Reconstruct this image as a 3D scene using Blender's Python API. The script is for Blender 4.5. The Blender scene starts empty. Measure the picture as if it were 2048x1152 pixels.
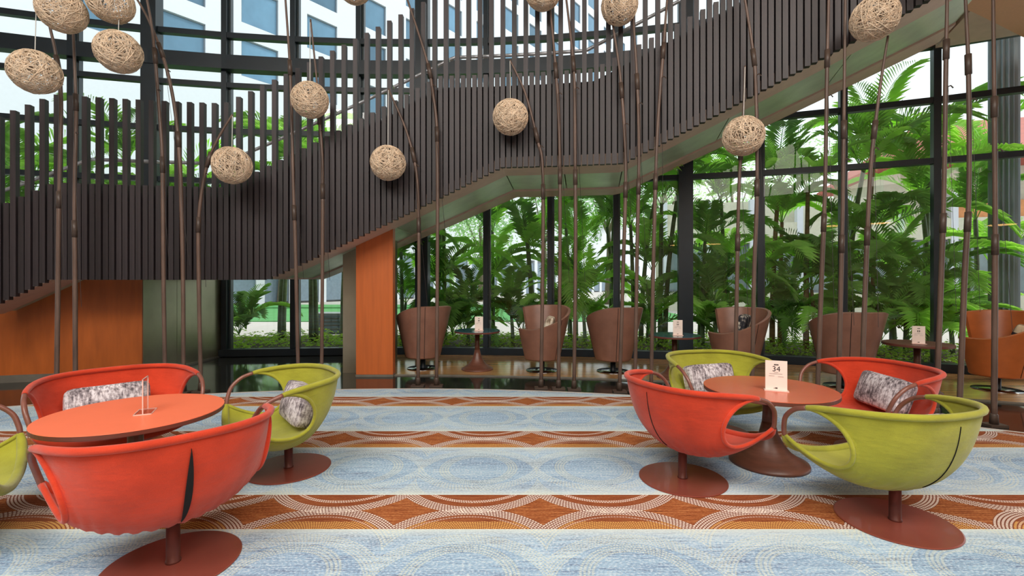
import bpy, math, random
from mathutils import Vector, Matrix, Euler

# ---------------------------------------------------------------- camera, sky, lights, exposure
PI = math.pi
SC = bpy.context.scene
COL = SC.collection
F_PX, CX, HY, CAM_Z = 950.0, 1024.0, 562.0, 1.4      # focal length / horizon of the photograph, in 2048x1152 pixels

cam_data = bpy.data.cameras.new('camera')
cam = bpy.data.objects.new('camera', cam_data)
COL.objects.link(cam)
cam.location = (0, 0, CAM_Z)
cam.rotation_euler = (PI / 2, 0, 0)
cam_data.sensor_width = 36
cam_data.lens = 36 * F_PX / 2048
cam_data.shift_y = -(576 - HY) / 2048
cam_data.clip_start = 0.05
cam_data.clip_end = 400
SC.camera = cam

w = bpy.data.worlds.new('sky')
SC.world = w
w.use_nodes = True
bg = w.node_tree.nodes['Background']
bg.inputs[0].default_value = (0.90, 0.955, 1.0, 1)
bg.inputs[1].default_value = 1.45

sun_d = bpy.data.lights.new('sun', 'SUN')
sun_d.energy = 2.6
sun_d.angle = math.radians(14)
sun_d.color = (1, 0.97, 0.91)
sun = bpy.data.objects.new('sun', sun_d)
COL.objects.link(sun)
sun.rotation_euler = (-Vector((0.70, 0.10, 0.71))).to_track_quat('-Z', 'Y').to_euler()


def area(name, loc, target, sx, sy, power, color):
    d = bpy.data.lights.new(name, 'AREA')
    d.shape = 'RECTANGLE'
    d.size, d.size_y = sx, sy
    d.energy = power
    d.color = color
    o = bpy.data.objects.new(name, d)
    COL.objects.link(o)
    o.location = loc
    o.rotation_euler = (Vector(target) - Vector(loc)).to_track_quat('-Z', 'Y').to_euler()
    return o


area('lobby_ceiling_light', (-3.5, -1.5, 7.7), (-3.2, 1.2, 0), 5, 4, 740, (1, 0.95, 0.88))
area('lobby_ceiling_light', (3.5, -1.5, 7.7), (3.2, 1.2, 0), 5, 4, 740, (1, 0.95, 0.88))
area('lobby_rear_light', (0, -7.5, 6.8), (0, 4.5, 0.6), 10, 3, 330, (1, 0.92, 0.82))

vs = SC.view_settings
vs.view_transform = 'Standard'
vs.look = 'None'
vs.gamma = 1
vs.use_curve_mapping = False
vs.exposure = 0.06
SC.cycles.use_denoising = True
SC.cycles.max_bounces = 7
SC.cycles.transparent_max_bounces = 16


# ---------------------------------------------------------------- helpers
def lin(r, g, b):
    def f(c):
        c /= 255.0
        return c / 12.92 if c <= 0.04045 else ((c + 0.055) / 1.055) ** 2.4
    return (f(r), f(g), f(b), 1)


def px(x, y, Y):
    """world point seen at pixel (x, y) of the photograph, at depth Y"""
    return Vector(((x - CX) / F_PX * Y, Y, CAM_Z - (y - HY) / F_PX * Y))


class NT:
    def __init__(self, mat):
        mat.use_nodes = True
        self.t = mat.node_tree
        self.b = self.t.nodes['Principled BSDF']
        self.out = self.t.nodes['Material Output']

    def n(self, kind, **kw):
        nd = self.t.nodes.new(kind)
        for k, v in kw.items():
            setattr(nd, k, v)
        return nd

    def link(self, a, b):
        self.t.links.new(a, b)

    def val(self, sock, v):
        if hasattr(v, 'is_output'):
            self.link(v, sock)
        else:
            sock.default_value = v

    def m(self, op, a, b=0.0, c=None):
        nd = self.n('ShaderNodeMath', operation=op)
        self.val(nd.inputs[0], a)
        self.val(nd.inputs[1], b)
        if c is not None:
            self.val(nd.inputs[2], c)
        return nd.outputs[0]

    def mix(self, f, a, b, blend='MIX'):
        nd = self.n('ShaderNodeMix', data_type='RGBA', blend_type=blend)
        self.val(nd.inputs[0], f)
        self.val(nd.inputs[6], a)
        self.val(nd.inputs[7], b)
        return nd.outputs[2]

    def coords(self, kind='Object', scale=(1, 1, 1)):
        tc = self.n('ShaderNodeTexCoord')
        mp = self.n('ShaderNodeMapping')
        mp.inputs['Scale'].default_value = scale
        self.link(tc.outputs[kind], mp.inputs[0])
        return mp.outputs[0]

    def noise(self, vec, scale, detail=3, rough=0.55):
        nd = self.n('ShaderNodeTexNoise')
        nd.inputs['Scale'].default_value = scale
        nd.inputs['Detail'].default_value = detail
        nd.inputs['Roughness'].default_value = rough
        self.link(vec, nd.inputs['Vector'])
        return nd.outputs[0]

    def ramp(self, f, stops):
        nd = self.n('ShaderNodeValToRGB')
        e = nd.color_ramp.elements
        while len(e) < len(stops):
            e.new(0.5)
        for el, (p, c) in zip(e, stops):
            el.position = p
            el.color = c
        self.link(f, nd.inputs[0])
        return nd.outputs[0]

    def bump(self, h, strength=0.3, dist=0.01):
        nd = self.n('ShaderNodeBump')
        nd.inputs['Strength'].default_value = strength
        nd.inputs['Distance'].default_value = dist
        self.link(h, nd.inputs['Height'])
        self.link(nd.outputs[0], self.b.inputs['Normal'])


MATS = {}


def material(name, col, rough=0.6, metal=0.0, var=0.12, scale=(6, 6, 6), nscale=1.0, bump=0.0, bscale=None,
             bdist=0.004, sheen=0.0, spec=0.5, coat=0.0):
    """a procedural Principled material: base colour varied by noise, optional bump"""
    m = bpy.data.materials.new(name)
    t = NT(m)
    vec = t.coords('Object', scale)
    nz = t.noise(vec, nscale, 4)
    c0 = tuple(max(0, c * (1 - var)) for c in col[:3]) + (1,)
    c1 = tuple(min(1, c * (1 + var)) for c in col[:3]) + (1,)
    t.link(t.ramp(nz, [(0.3, c0), (0.7, c1)]), t.b.inputs['Base Color'])
    t.b.inputs['Roughness'].default_value = rough
    t.b.inputs['Metallic'].default_value = metal
    t.b.inputs['Specular IOR Level'].default_value = spec
    t.b.inputs['Sheen Weight'].default_value = sheen
    t.b.inputs['Coat Weight'].default_value = coat
    if bump:
        v2 = t.coords('Object', bscale or scale)
        t.bump(t.noise(v2, nscale, 3), bump, bdist)
    MATS[name] = m
    return m


def mesh(name, verts, faces, smooth=False):
    me = bpy.data.meshes.new(name)
    me.from_pydata([tuple(v) for v in verts], [], faces)
    me.update()
    if smooth:
        me.polygons.foreach_set('use_smooth', [True] * len(me.polygons))
    return me


class MB:
    def __init__(self):
        self.v, self.f = [], []

    def add(self, verts, faces):
        o = len(self.v)
        self.v += [Vector(v) for v in verts]
        self.f += [tuple(i + o for i in f) for f in faces]
        return self

    def box(self, a, b):
        x0, y0, z0 = a
        x1, y1, z1 = b
        return self.add([(x0, y0, z0), (x1, y0, z0), (x1, y1, z0), (x0, y1, z0),
                         (x0, y0, z1), (x1, y0, z1), (x1, y1, z1), (x0, y1, z1)],
                        [(3, 2, 1, 0), (4, 5, 6, 7), (0, 1, 5, 4), (1, 2, 6, 5), (2, 3, 7, 6), (3, 0, 4, 7)])

    def tube(self, pts, rad, seg=10, closed=False, cap=True):
        pts = [Vector(p) for p in pts]
        n = len(pts)
        if not hasattr(rad, '__len__'):
            rad = [rad] * n
        vs_, fs = [], []
        up = None
        for i, p in enumerate(pts):
            a = pts[(i - 1) % n] if (closed or i > 0) else p
            b = pts[(i + 1) % n] if (closed or i < n - 1) else p
            t = (b - a).normalized()
            if up is None:
                up = Vector((0, 0, 1)) if abs(t.z) < 0.9 else Vector((1, 0, 0))
            s = t.cross(up)
            if s.length < 1e-6:
                s = t.orthogonal()
            s.normalize()
            up = s.cross(t).normalized()
            for k in range(seg):
                an = 2 * PI * k / seg
                vs_.append(p + rad[i] * (math.cos(an) * s + math.sin(an) * up))
        m = n if closed else n - 1
        for i in range(m):
            j = (i + 1) % n
            for k in range(seg):
                k2 = (k + 1) % seg
                fs.append((i * seg + k, i * seg + k2, j * seg + k2, j * seg + k))
        if cap and not closed:
            fs.append(tuple(range(seg))[::-1])
            fs.append(tuple((n - 1) * seg + k for k in range(seg)))
        return self.add(vs_, fs)

    def lathe(self, prof, seg=40, c=(0, 0)):
        vs_, fs = [], []
        n = len(prof)
        for r, z in prof:
            for k in range(seg):
                a = 2 * PI * k / seg
                vs_.append((c[0] + r * math.cos(a), c[1] + r * math.sin(a), z))
        for i in range(n - 1):
            for k in range(seg):
                k2 = (k + 1) % seg
                fs.append((i * seg + k, i * seg + k2, (i + 1) * seg + k2, (i + 1) * seg + k))
        fs.append(tuple(range(seg))[::-1])
        fs.append(tuple((n - 1) * seg + k for k in range(seg)))
        return self.add(vs_, fs)

    def grid(self, rows, flip=False):
        nu, nv = len(rows), len(rows[0])
        vs_ = [p for r in rows for p in r]
        fs = []
        for i in range(nu - 1):
            for j in range(nv - 1):
                q = (i * nv + j, i * nv + j + 1, (i + 1) * nv + j + 1, (i + 1) * nv + j)
                fs.append(q[::-1] if flip else q)
        return self.add(vs_, fs)

    def me(self, name, smooth=False):
        return mesh(name, self.v, self.f, smooth)


def link(name, me, mat=None, parent=None, loc=None, rot=None, scale=None):
    o = bpy.data.objects.new(name, me)
    COL.objects.link(o)
    if mat is not None and me is not None and not me.materials:
        me.materials.append(mat)
    if parent is not None:
        o.parent = parent
    if loc is not None:
        o.location = loc
    if rot is not None:
        o.rotation_euler = rot
    if scale is not None:
        o.scale = scale
    return o


def put(name, mb, mat, parent=None, smooth=False, bevel=0.0, **kw):
    o = link(name, mb.me(name, smooth), mat, parent, **kw)
    if bevel:
        b = o.modifiers.new('bevel', 'BEVEL')
        b.width = bevel
        b.segments = 2
        b.limit_method = 'ANGLE'
    return o


def tag(o, label, cat, group=None, kind=None):
    o['label'] = label
    o['category'] = cat
    if group:
        o['group'] = group
    if kind:
        o['kind'] = kind
    return o


def thing(name, label, cat, loc=(0, 0, 0), rz=0, group=None, kind=None):
    o = bpy.data.objects.new(name, None)
    COL.objects.link(o)
    o.empty_display_size = 0.1
    o.location = loc
    o.rotation_euler = (0, 0, rz)
    return tag(o, label, cat, group, kind)


def copy_tree(o, parent=None):
    c = o.copy()
    COL.objects.link(c)
    c.parent = parent
    for ch in list(o.children):
        copy_tree(ch, c)
    return c


def catmull(pts, n=8, closed=False):
    pts = [Vector(p) for p in pts]
    out = []
    N = len(pts)
    for i in range(N if closed else N - 1):
        p0 = pts[(i - 1) % N] if (closed or i > 0) else pts[0] * 2 - pts[1]
        p1, p2 = pts[i], pts[(i + 1) % N]
        p3 = pts[(i + 2) % N] if (closed or i + 2 < N) else p2 * 2 - p1
        for k in range(n):
            t = k / n
            out.append(0.5 * ((2 * p1) + (p2 - p0) * t + (2 * p0 - 5 * p1 + 4 * p2 - p3) * t * t
                              + (-p0 + 3 * p1 - 3 * p2 + p3) * t ** 3))
    if not closed:
        out.append(pts[-1])
    return out


def sample(poly, s):
    """point at fraction s of the arc length of a polyline"""
    ls = [0]
    for a, b in zip(poly, poly[1:]):
        ls.append(ls[-1] + (b - a).length)
    d = max(0, min(1, s)) * ls[-1]
    for i in range(len(poly) - 1):
        if d <= ls[i + 1] or i == len(poly) - 2:
            q = (d - ls[i]) / max(1e-9, ls[i + 1] - ls[i])
            return poly[i].lerp(poly[i + 1], q)


# ---------------------------------------------------------------- materials
material('stone_dark', lin(40, 42, 40), 0.07, var=0.35, scale=(1.2, 1.2, 1.2), nscale=2.5)
material('parquet', lin(176, 132, 86), 0.14, var=0.35, scale=(0.7, 9, 1), nscale=1.6)
material('wall_cream', lin(196, 170, 140), 0.8, var=0.04)
material('ceiling_warm', lin(240, 190, 150), 0.85, var=0.04, scale=(40, 40, 40))
material('ceiling_white', lin(225, 215, 200), 0.85, var=0.03)
material('slat_wood', lin(45, 38, 41), 0.5, var=0.3, scale=(30, 30, 1.6), nscale=1.2, bump=0.25, bscale=(90, 90, 4))
material('backing_wood', lin(30, 24, 22), 0.6, var=0.25, scale=(20, 20, 2))
material('soffit_trim', lin(222, 194, 176), 0.45, var=0.06)
material('soffit_metal', lin(212, 224, 200), 0.36, metal=0.4, var=0.10, scale=(1, 1, 1), nscale=3)
material('panel_wood', lin(176, 92, 38), 0.42, var=0.14, scale=(7, 7, 1.1), nscale=1.4, bump=0.05, bscale=(60, 60, 3))
material('pillar_wood', lin(190, 98, 44), 0.42, var=0.10, scale=(12, 12, 0.7), nscale=1.8)
material('panel_metal', lin(170, 162, 142), 0.30, metal=0.75, var=0.12, scale=(1, 1, 0.8), nscale=2)
material('stone_plinth', lin(112, 108, 100), 0.3, var=0.15)
material('frame_black', lin(20, 34, 44), 0.4, var=0.15)
material('frame_bronze', lin(60, 66, 72), 0.35, metal=0.3, var=0.12)
material('steel', lin(205, 208, 214), 0.32, metal=0.55, var=0.05)
material('pole_wood', lin(98, 78, 68), 0.45, var=0.3, scale=(14, 14, 2.5), bump=0.15, bscale=(40, 40, 6))
material('pole_base', lin(74, 60, 52), 0.45, var=0.15)
material('cord_pale', lin(205, 205, 200), 0.6, var=0.05)
material('wire_dark', lin(46, 40, 38), 0.5, var=0.05)
material('twine', lin(222, 200, 174), 0.75, var=0.22, scale=(14, 14, 14))
material('twine_core', lin(176, 140, 100), 0.85, var=0.15, scale=(20, 20, 20))
material('tube_brown', lin(126, 78, 66), 0.4, var=0.15, scale=(20, 20, 20), coat=0.2)
material('base_maroon', lin(142, 74, 62), 0.30, var=0.08, metal=0.25, coat=0.1)
material('post_maroon', lin(92, 46, 38), 0.4, var=0.12, metal=0.25)
material('top_orange', lin(250, 128, 92), 0.33, var=0.03, scale=(3, 3, 3))
material('top_terracotta', lin(200, 98, 70), 0.22, var=0.05, scale=(3, 3, 3))
material('edge_brown', lin(104, 58, 46), 0.45, var=0.1)
material('tulip_wood', lin(100, 62, 48), 0.38, var=0.3, scale=(3, 3, 26), nscale=1.4, bump=0.15, bscale=(4, 4, 60))
material('leather', lin(138, 98, 82), 0.36, var=0.16, scale=(5, 5, 5), bump=0.12, bscale=(120, 120, 120), bdist=0.002)
material('leather_warm_lit', lin(176, 96, 48), 0.36, var=0.14, scale=(5, 5, 5), bump=0.12, bscale=(120, 120, 120), bdist=0.002)  # the brown leather again, with warm light put into its colour
material('leather_seat', lin(146, 108, 90), 0.3, var=0.1, scale=(5, 5, 5))
material('chrome', lin(150, 150, 150), 0.12, metal=1.0, var=0.05)
material('blue_top', lin(52, 96, 110), 0.08, var=0.08)
material('card', lin(250, 232, 222), 0.6, var=0.02)
material('ink', lin(40, 36, 40), 0.6, var=0.02)
material('slit', lin(10, 8, 8), 0.9, var=0.05)
material('bark', lin(112, 104, 84), 0.8, var=0.3, scale=(8, 8, 30), bump=0.4, bscale=(4, 4, 40))
material('cane_green', lin(92, 112, 78), 0.5, var=0.3, scale=(6, 6, 14))
material('cane_brown', lin(140, 106, 74), 0.6, var=0.3, scale=(6, 6, 20))
material('lawn', lin(84, 150, 84), 0.9, var=0.12, scale=(2, 2, 2))
material('concrete', lin(196, 188, 182), 0.85, var=0.06, scale=(1.5, 1.5, 1.5))
material('soil', lin(70, 62, 48), 0.95, var=0.3, scale=(8, 8, 8))
material('hotel_wall', lin(214, 218, 226), 0.8, var=0.02)
material('hotel_frame', lin(120, 130, 140), 0.5, var=0.05)
material('hotel_glass', lin(92, 128, 154), 0.12, var=0.25, scale=(0.5, 3.2, 0.35), nscale=1.0)
material('curtain', lin(170, 176, 172), 0.8, var=0.25, scale=(9, 9, 0.2))
material('shutter', lin(118, 134, 150), 0.5, var=0.1)
material('pavilion_wall', lin(206, 204, 184), 0.8, var=0.06)
material('pavilion_glass', lin(112, 128, 130), 0.12, var=0.3, scale=(1, 1, 1))
material('roof_red', lin(176, 84, 72), 0.7, var=0.12, scale=(3, 3, 3))
material('wood_orange', lin(206, 140, 86), 0.6, var=0.15)
material('column_grey', lin(140, 148, 158), 0.4, metal=0.2, var=0.1, scale=(4, 4, 1))
material('ac_grey', lin(150, 154, 156), 0.6, var=0.1)
material('acrylic_edge', lin(235, 200, 190), 0.15, var=0.03)


def vary_by_object(name, lo, hi):
    """each board its own shade"""
    m = MATS[name]
    t = NT(m)
    src = t.b.inputs['Base Color'].links[0].from_socket
    info = t.n('ShaderNodeObjectInfo')
    f = t.m('ADD', lo, t.m('MULTIPLY', info.outputs['Random'], hi - lo))
    cmb = t.n('ShaderNodeCombineColor')
    for k in range(3):
        t.link(f, cmb.inputs[k])
    t.link(t.mix(1.0, src, cmb.outputs[0], 'MULTIPLY'), t.b.inputs['Base Color'])


vary_by_object('slat_wood', 0.72, 1.22)
vary_by_object('hotel_glass', 0.65, 1.35)


def fabric(name, col):
    m = bpy.data.materials.new(name)
    t = NT(m)
    vec = t.coords('Object', (1, 1, 1))
    big = t.noise(vec, 5, 3)
    fine = t.noise(vec, 420, 2)
    f = t.m('ADD', t.m('MULTIPLY', big, 0.6), t.m('MULTIPLY', fine, 0.4))
    c0 = tuple(c * 0.80 for c in col[:3]) + (1,)
    c1 = tuple(min(1, c * 1.16) for c in col[:3]) + (1,)
    t.link(t.ramp(f, [(0.36, c0), (0.64, c1)]), t.b.inputs['Base Color'])
    t.b.inputs['Roughness'].default_value = 0.95
    t.b.inputs['Specular IOR Level'].default_value = 0.15
    t.b.inputs['Sheen Weight'].default_value = 0.25
    wr = t.noise(t.coords('Object', (3, 3, 9)), 2.2, 3, 0.5)
    t.bump(t.m('ADD', t.m('MULTIPLY', fine, 0.12), t.m('MULTIPLY', wr, 1.2)), 0.35, 0.02)
    MATS[name] = m


fabric('felt_red', lin(200, 64, 38))
fabric('felt_green', lin(160, 160, 54))


def leaf_mat(name, a, b, trans):
    m = bpy.data.materials.new(name)
    t = NT(m)
    info = t.n('ShaderNodeObjectInfo')
    nz = t.noise(t.coords('Object', (3, 3, 3)), 2, 2)
    f = t.m('ADD', t.m('MULTIPLY', info.outputs['Random'], 0.75), t.m('MULTIPLY', nz, 0.35))
    c = t.ramp(f, [(0.1, a), (0.9, b)])
    t.link(c, t.b.inputs['Base Color'])
    t.b.inputs['Roughness'].default_value = 0.42
    tr = t.n('ShaderNodeBsdfTranslucent')
    t.link(t.mix(1.0, c, trans, 'MULTIPLY'), tr.inputs[0])
    mx = t.n('ShaderNodeMixShader')
    mx.inputs[0].default_value = 0.5
    t.link(t.b.outputs[0], mx.inputs[1])
    t.link(tr.outputs[0], mx.inputs[2])
    t.link(mx.outputs[0], t.out.inputs[0])
    MATS[name] = m


leaf_mat('palm_leaf', lin(92, 132, 80), lin(186, 212, 130), (1.6, 1.9, 0.9, 1))
leaf_mat('ground_leaf', lin(100, 140, 50), lin(180, 204, 84), (1.6, 1.8, 0.8, 1))
leaf_mat('tree_leaf', lin(116, 158, 110), lin(178, 206, 158), (1.5, 1.7, 1.0, 1))


def glass_mat():
    m = bpy.data.materials.new('pane_glass')
    t = NT(m)
    tr = t.n('ShaderNodeBsdfTransparent')
    tr.inputs[0].default_value = (0.90, 0.95, 0.93, 1)
    gl = t.n('ShaderNodeBsdfGlossy')
    gl.inputs['Roughness'].default_value = 0.0
    fr = t.n('ShaderNodeFresnel')
    fr.inputs[0].default_value = 1.5
    mx = t.n('ShaderNodeMixShader')
    t.link(t.m('MULTIPLY', fr.outputs[0], 1.25), mx.inputs[0])
    t.link(tr.outputs[0], mx.inputs[1])
    t.link(gl.outputs[0], mx.inputs[2])
    t.link(mx.outputs[0], t.out.inputs[0])
    MATS['pane_glass'] = m
    m2 = bpy.data.materials.new('acrylic')
    t = NT(m2)
    tr = t.n('ShaderNodeBsdfTransparent')
    tr.inputs[0].default_value = (0.93, 0.90, 0.89, 1)
    gl = t.n('ShaderNodeBsdfGlossy')
    gl.inputs['Roughness'].default_value = 0.05
    mx = t.n('ShaderNodeMixShader')
    mx.inputs[0].default_value = 0.14
    t.link(tr.outputs[0], mx.inputs[1])
    t.link(gl.outputs[0], mx.inputs[2])
    t.link(mx.outputs[0], t.out.inputs[0])
    MATS['acrylic'] = m2


glass_mat()


def glow_mat(name, col, strength):
    m = bpy.data.materials.new(name)
    t = NT(m)
    t.b.inputs['Base Color'].default_value = col
    t.b.inputs['Emission Color'].default_value = col
    t.b.inputs['Emission Strength'].default_value = strength
    MATS[name] = m


glow_mat('lamp_glow', (1, 0.55, 0.18, 1), 14)
glow_mat('cove_glow', (1, 0.95, 0.9, 1), 3)


def cushion_mat(name, a, b, c, sc):
    """grey newsprint-like weave"""
    m = bpy.data.materials.new(name)
    t = NT(m)
    v = t.coords('Object', (sc, sc * 0.55, sc))
    n1 = t.noise(v, 9, 4, 0.7)
    n2 = t.noise(t.coords('Object', (sc * 2.5, sc * 2.5, sc * 0.5)), 7, 2)
    n3 = t.noise(t.coords('Object', (1, 1, 1)), 6, 2)
    f = t.m('ADD', t.m('MULTIPLY', n1, 0.55), t.m('MULTIPLY', n2, 0.45))
    f = t.m('ADD', f, t.m('MULTIPLY', t.m('SUBTRACT', n3, 0.5), 0.5))
    t.link(t.ramp(f, [(0.38, a), (0.5, b), (0.6, c)]), t.b.inputs['Base Color'])
    t.b.inputs['Roughness'].default_value = 0.9
    t.bump(n1, 0.2, 0.004)
    MATS[name] = m


cushion_mat('cushion_print', lin(84, 76, 82), lin(168, 158, 164), lin(222, 216, 222), 4.2)
cushion_mat('cushion_bw', lin(24, 26, 34), lin(60, 60, 66), lin(232, 224, 206), 1.3)
cushion_mat('cushion_ivory', lin(130, 110, 92), lin(214, 198, 176), lin(236, 226, 210), 1.6)


def plaid_mat():
    m = bpy.data.materials.new('cushion_plaid')
    t = NT(m)
    sx = t.n('ShaderNodeSeparateXYZ')
    t.link(t.coords('Object', (1, 1, 1)), sx.inputs[0])
    a = t.m('LESS_THAN', t.m('FRACT', t.m('MULTIPLY', t.m('ADD', sx.outputs[0], 2), 8.5)), 0.22)
    b = t.m('LESS_THAN', t.m('FRACT', t.m('MULTIPLY', t.m('ADD', sx.outputs[2], 2), 6.0)), 0.26)
    c = t.mix(t.m('MAXIMUM', a, b), lin(222, 202, 170), lin(28, 34, 52))
    t.link(c, t.b.inputs['Base Color'])
    t.b.inputs['Roughness'].default_value = 0.9
    MATS['cushion_plaid'] = m


plaid_mat()


def carpet_mat():
    m = bpy.data.materials.new('carpet')
    t = NT(m)
    g = t.n('ShaderNodeNewGeometry')
    sx = t.n('ShaderNodeSeparateXYZ')
    t.link(g.outputs['Position'], sx.inputs[0])
    X, Y = sx.outputs[0], sx.outputs[1]
    P, BW, U0 = 1.317, 0.43, 0.86
    v = t.m('MULTIPLY', t.m('FRACT', t.m('DIVIDE', t.m('ADD', Y, 20 * P - 2.68), P)), P)
    u = t.m('SUBTRACT', t.m('MULTIPLY', t.m('FRACT', t.m('DIVIDE', t.m('ADD', X, 20 * U0 + 0.68), U0)), U0), U0 / 2)
    brown = t.m('LESS_THAN', v, BW)

    def dist(cv):
        d = t.m('SUBTRACT', v, cv)
        return t.m('SQRT', t.m('ADD', t.m('MULTIPLY', u, u), t.m('MULTIPLY', d, d)))

    def band(d, a, b):
        return t.m('MULTIPLY', t.m('GREATER_THAN', d, a), t.m('LESS_THAN', d, b))

    dl, du = dist(-0.31), dist(0.74)
    dl2 = dist(1.007)
    # knitted dots
    vo = t.n('ShaderNodeTexVoronoi')
    vo.inputs['Scale'].default_value = 1.0
    mp = t.n('ShaderNodeMapping')
    mp.inputs['Scale'].default_value = (46, 78, 1)
    t.link(g.outputs['Position'], mp.inputs[0])
    t.link(mp.outputs[0], vo.inputs['Vector'])
    vo.inputs['Randomness'].default_value = 0.55
    dots = t.m('LESS_THAN', vo.outputs['Distance'], 0.40)
    dash_v = t.n('ShaderNodeMapping')
    dash_v.inputs['Scale'].default_value = (5, 75, 1)
    t.link(g.outputs['Position'], dash_v.inputs[0])
    streak = t.noise(dash_v.outputs[0], 1, 3, 0.6)
    fine_v = t.n('ShaderNodeMapping')
    fine_v.inputs['Scale'].default_value = (60, 110, 1)
    t.link(g.outputs['Position'], fine_v.inputs[0])
    fine = t.noise(fine_v.outputs[0], 1, 2, 0.6)
    wide_v = t.n('ShaderNodeMapping')
    wide_v.inputs['Scale'].default_value = (0.7, 4.5, 1)
    t.link(g.outputs['Position'], wide_v.inputs[0])
    wide = t.noise(wide_v.outputs[0], 1, 3, 0.5)

    def beads(d, cv, per, along):
        """rows of knitted beads running along the arcs of a circle centred at v = cv"""
        an = t.m('ARCTAN2', u, t.m('SUBTRACT', v, cv))
        row = t.m('DIVIDE', d, per)
        ri = t.m('FLOOR', row)
        a_ = t.m('GREATER_THAN', t.m('SINE', t.m('MULTIPLY', row, 2 * PI)), -0.35)
        b_ = t.m('GREATER_THAN', t.m('SINE', t.m('ADD', t.m('MULTIPLY', an, 2 * PI * 0.5 / along), t.m('MULTIPLY', ri, 2.4))), -0.45)
        return t.m('MULTIPLY', a_, b_)

    bl, bu = beads(dl, -0.31, 0.0165, 0.019), beads(du, 0.74, 0.0165, 0.019)
    # brown band
    rust = t.ramp(t.m('ADD', t.m('MULTIPLY', streak, 0.6), t.m('MULTIPLY', fine, 0.4)),
                  [(0.34, lin(108, 56, 34)), (0.50, lin(156, 90, 52)), (0.66, lin(196, 134, 86))])
    inner_l = t.m('LESS_THAN', dl, 0.475)
    inner_u = t.m('LESS_THAN', du, 0.475)
    ground = t.mix(t.m('MULTIPLY', t.m('MAXIMUM', inner_l, inner_u), 0.5), rust, lin(128, 66, 46))
    ochre = t.m('MULTIPLY', t.m('MULTIPLY', inner_l, t.m('LESS_THAN', v, 0.085)), bl)
    ground = t.mix(t.m('MULTIPLY', ochre, 0.95), ground, lin(226, 180, 104))
    rl, ru = band(dl, 0.475, 0.557), band(du, 0.475, 0.557)
    ground = t.mix(t.m('MULTIPLY', t.m('MAXIMUM', rl, ru), 0.85), ground, lin(118, 70, 56))
    white = t.m('MAXIMUM', t.m('MULTIPLY', rl, bl), t.m('MULTIPLY', ru, bu))
    white = t.m('MAXIMUM', white, t.m('MULTIPLY', band(du, 0.392, 0.425), bu))
    white = t.m('MAXIMUM', white, t.m('MULTIPLY', band(dl, 0.442, 0.462), t.m('MULTIPLY', bl, 0.5)))
    brown_c = t.mix(white, ground, lin(236, 222, 212))
    # blue band
    bv = t.m('DIVIDE', t.m('SUBTRACT', v, BW), P - BW)
    edge = t.m('POWER', t.m('ABSOLUTE', t.m('SUBTRACT', t.m('MULTIPLY', bv, 2), 1)), 7.0)
    blue = t.ramp(t.m('ADD', t.m('MULTIPLY', t.m('ADD', streak, t.m('MULTIPLY', t.m('SUBTRACT', fine, 0.5), 0.8)), 0.62), t.m('MULTIPLY', wide, 0.38)),
                  [(0.30, lin(100, 112, 140)), (0.42, lin(138, 166, 196)), (0.54, lin(162, 194, 220)), (0.70, lin(200, 218, 226))])
    blue = t.mix(t.m('MULTIPLY', edge, 0.85), blue, lin(212, 222, 216))
    bl2 = beads(dl2, 1.007, 0.020, 0.024)
    bm = beads(dist(0.873), 0.873, 0.020, 0.03)
    yr = t.m('MAXIMUM', t.m('MULTIPLY', band(du, 0.43, 0.52), bu), t.m('MULTIPLY', band(dl2, 0.43, 0.52), bl2))
    yr = t.m('MAXIMUM', yr, t.m('MULTIPLY', band(dist(0.873), 0.22, 0.29), bm))
    blue = t.mix(t.m('MULTIPLY', yr, 0.42), blue, lin(228, 226, 186))
    body = t.m('MULTIPLY', t.m('LESS_THAN', du, 0.43), t.m('LESS_THAN', dl2, 0.43))
    dk = t.m('MULTIPLY', t.m('MULTIPLY', body, t.m('SUBTRACT', 1, bm)), 0.16)
    blue = t.mix(dk, blue, lin(108, 108, 128))
    lt = t.m('MULTIPLY', t.m('MULTIPLY', t.m('SUBTRACT', 1, body), bl2), 0.16)
    blue = t.mix(lt, blue, lin(232, 234, 232))
    wd = t.m('MULTIPLY', t.m('GREATER_THAN', fine, 0.57), 0.30)
    blue = t.mix(wd, blue, lin(232, 234, 234))
    c = t.mix(brown, blue, brown_c)
    t.link(c, t.b.inputs['Base Color'])
    t.b.inputs['Roughness'].default_value = 0.95
    t.b.inputs['Specular IOR Level'].default_value = 0.1
    t.bump(t.m('ADD', vo.outputs['Distance'], fine), 0.25, 0.006)
    MATS['carpet'] = m


carpet_mat()
M = MATS

# ---------------------------------------------------------------- the plan: everything curves about one centre
C0 = Vector((-2.0, -12.45))


def cyl(R, phi, z=0.0):
    return Vector((C0.x + R * math.sin(phi), C0.y + R * math.cos(phi), z))


def phi_of_px(x, R):
    """angle at which the circle of radius R is seen at image column x"""
    k = (x - CX) / F_PX
    # (kY - cx)^2 + (Y - cy)^2 = R^2
    a = k * k + 1
    b = -2 * (k * C0.x + C0.y)
    c = C0.x ** 2 + C0.y ** 2 - R * R
    Y = (-b + math.sqrt(b * b - 4 * a * c)) / (2 * a)
    return math.atan2(k * Y - C0.x, Y - C0.y)


def arc_strip(R0, R1, p0, p1, zf, n=60, thick=0.02):
    """a slab following the arc between two radii; zf(phi) is its underside"""
    mb = MB()
    rows = []
    for i in range(n + 1):
        p = p0 + (p1 - p0) * i / n
        z = zf(p)
        rows.append([cyl(R0, p, z), cyl(R1, p, z), cyl(R1, p, z + thick), cyl(R0, p, z + thick), cyl(R0, p, z)])
    mb.grid(rows)
    o = len(mb.v)
    mb.f.append((0, 1, 2, 3))
    e = n * 5
    mb.f.append((e + 3, e + 2, e + 1, e))
    return mb


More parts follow.
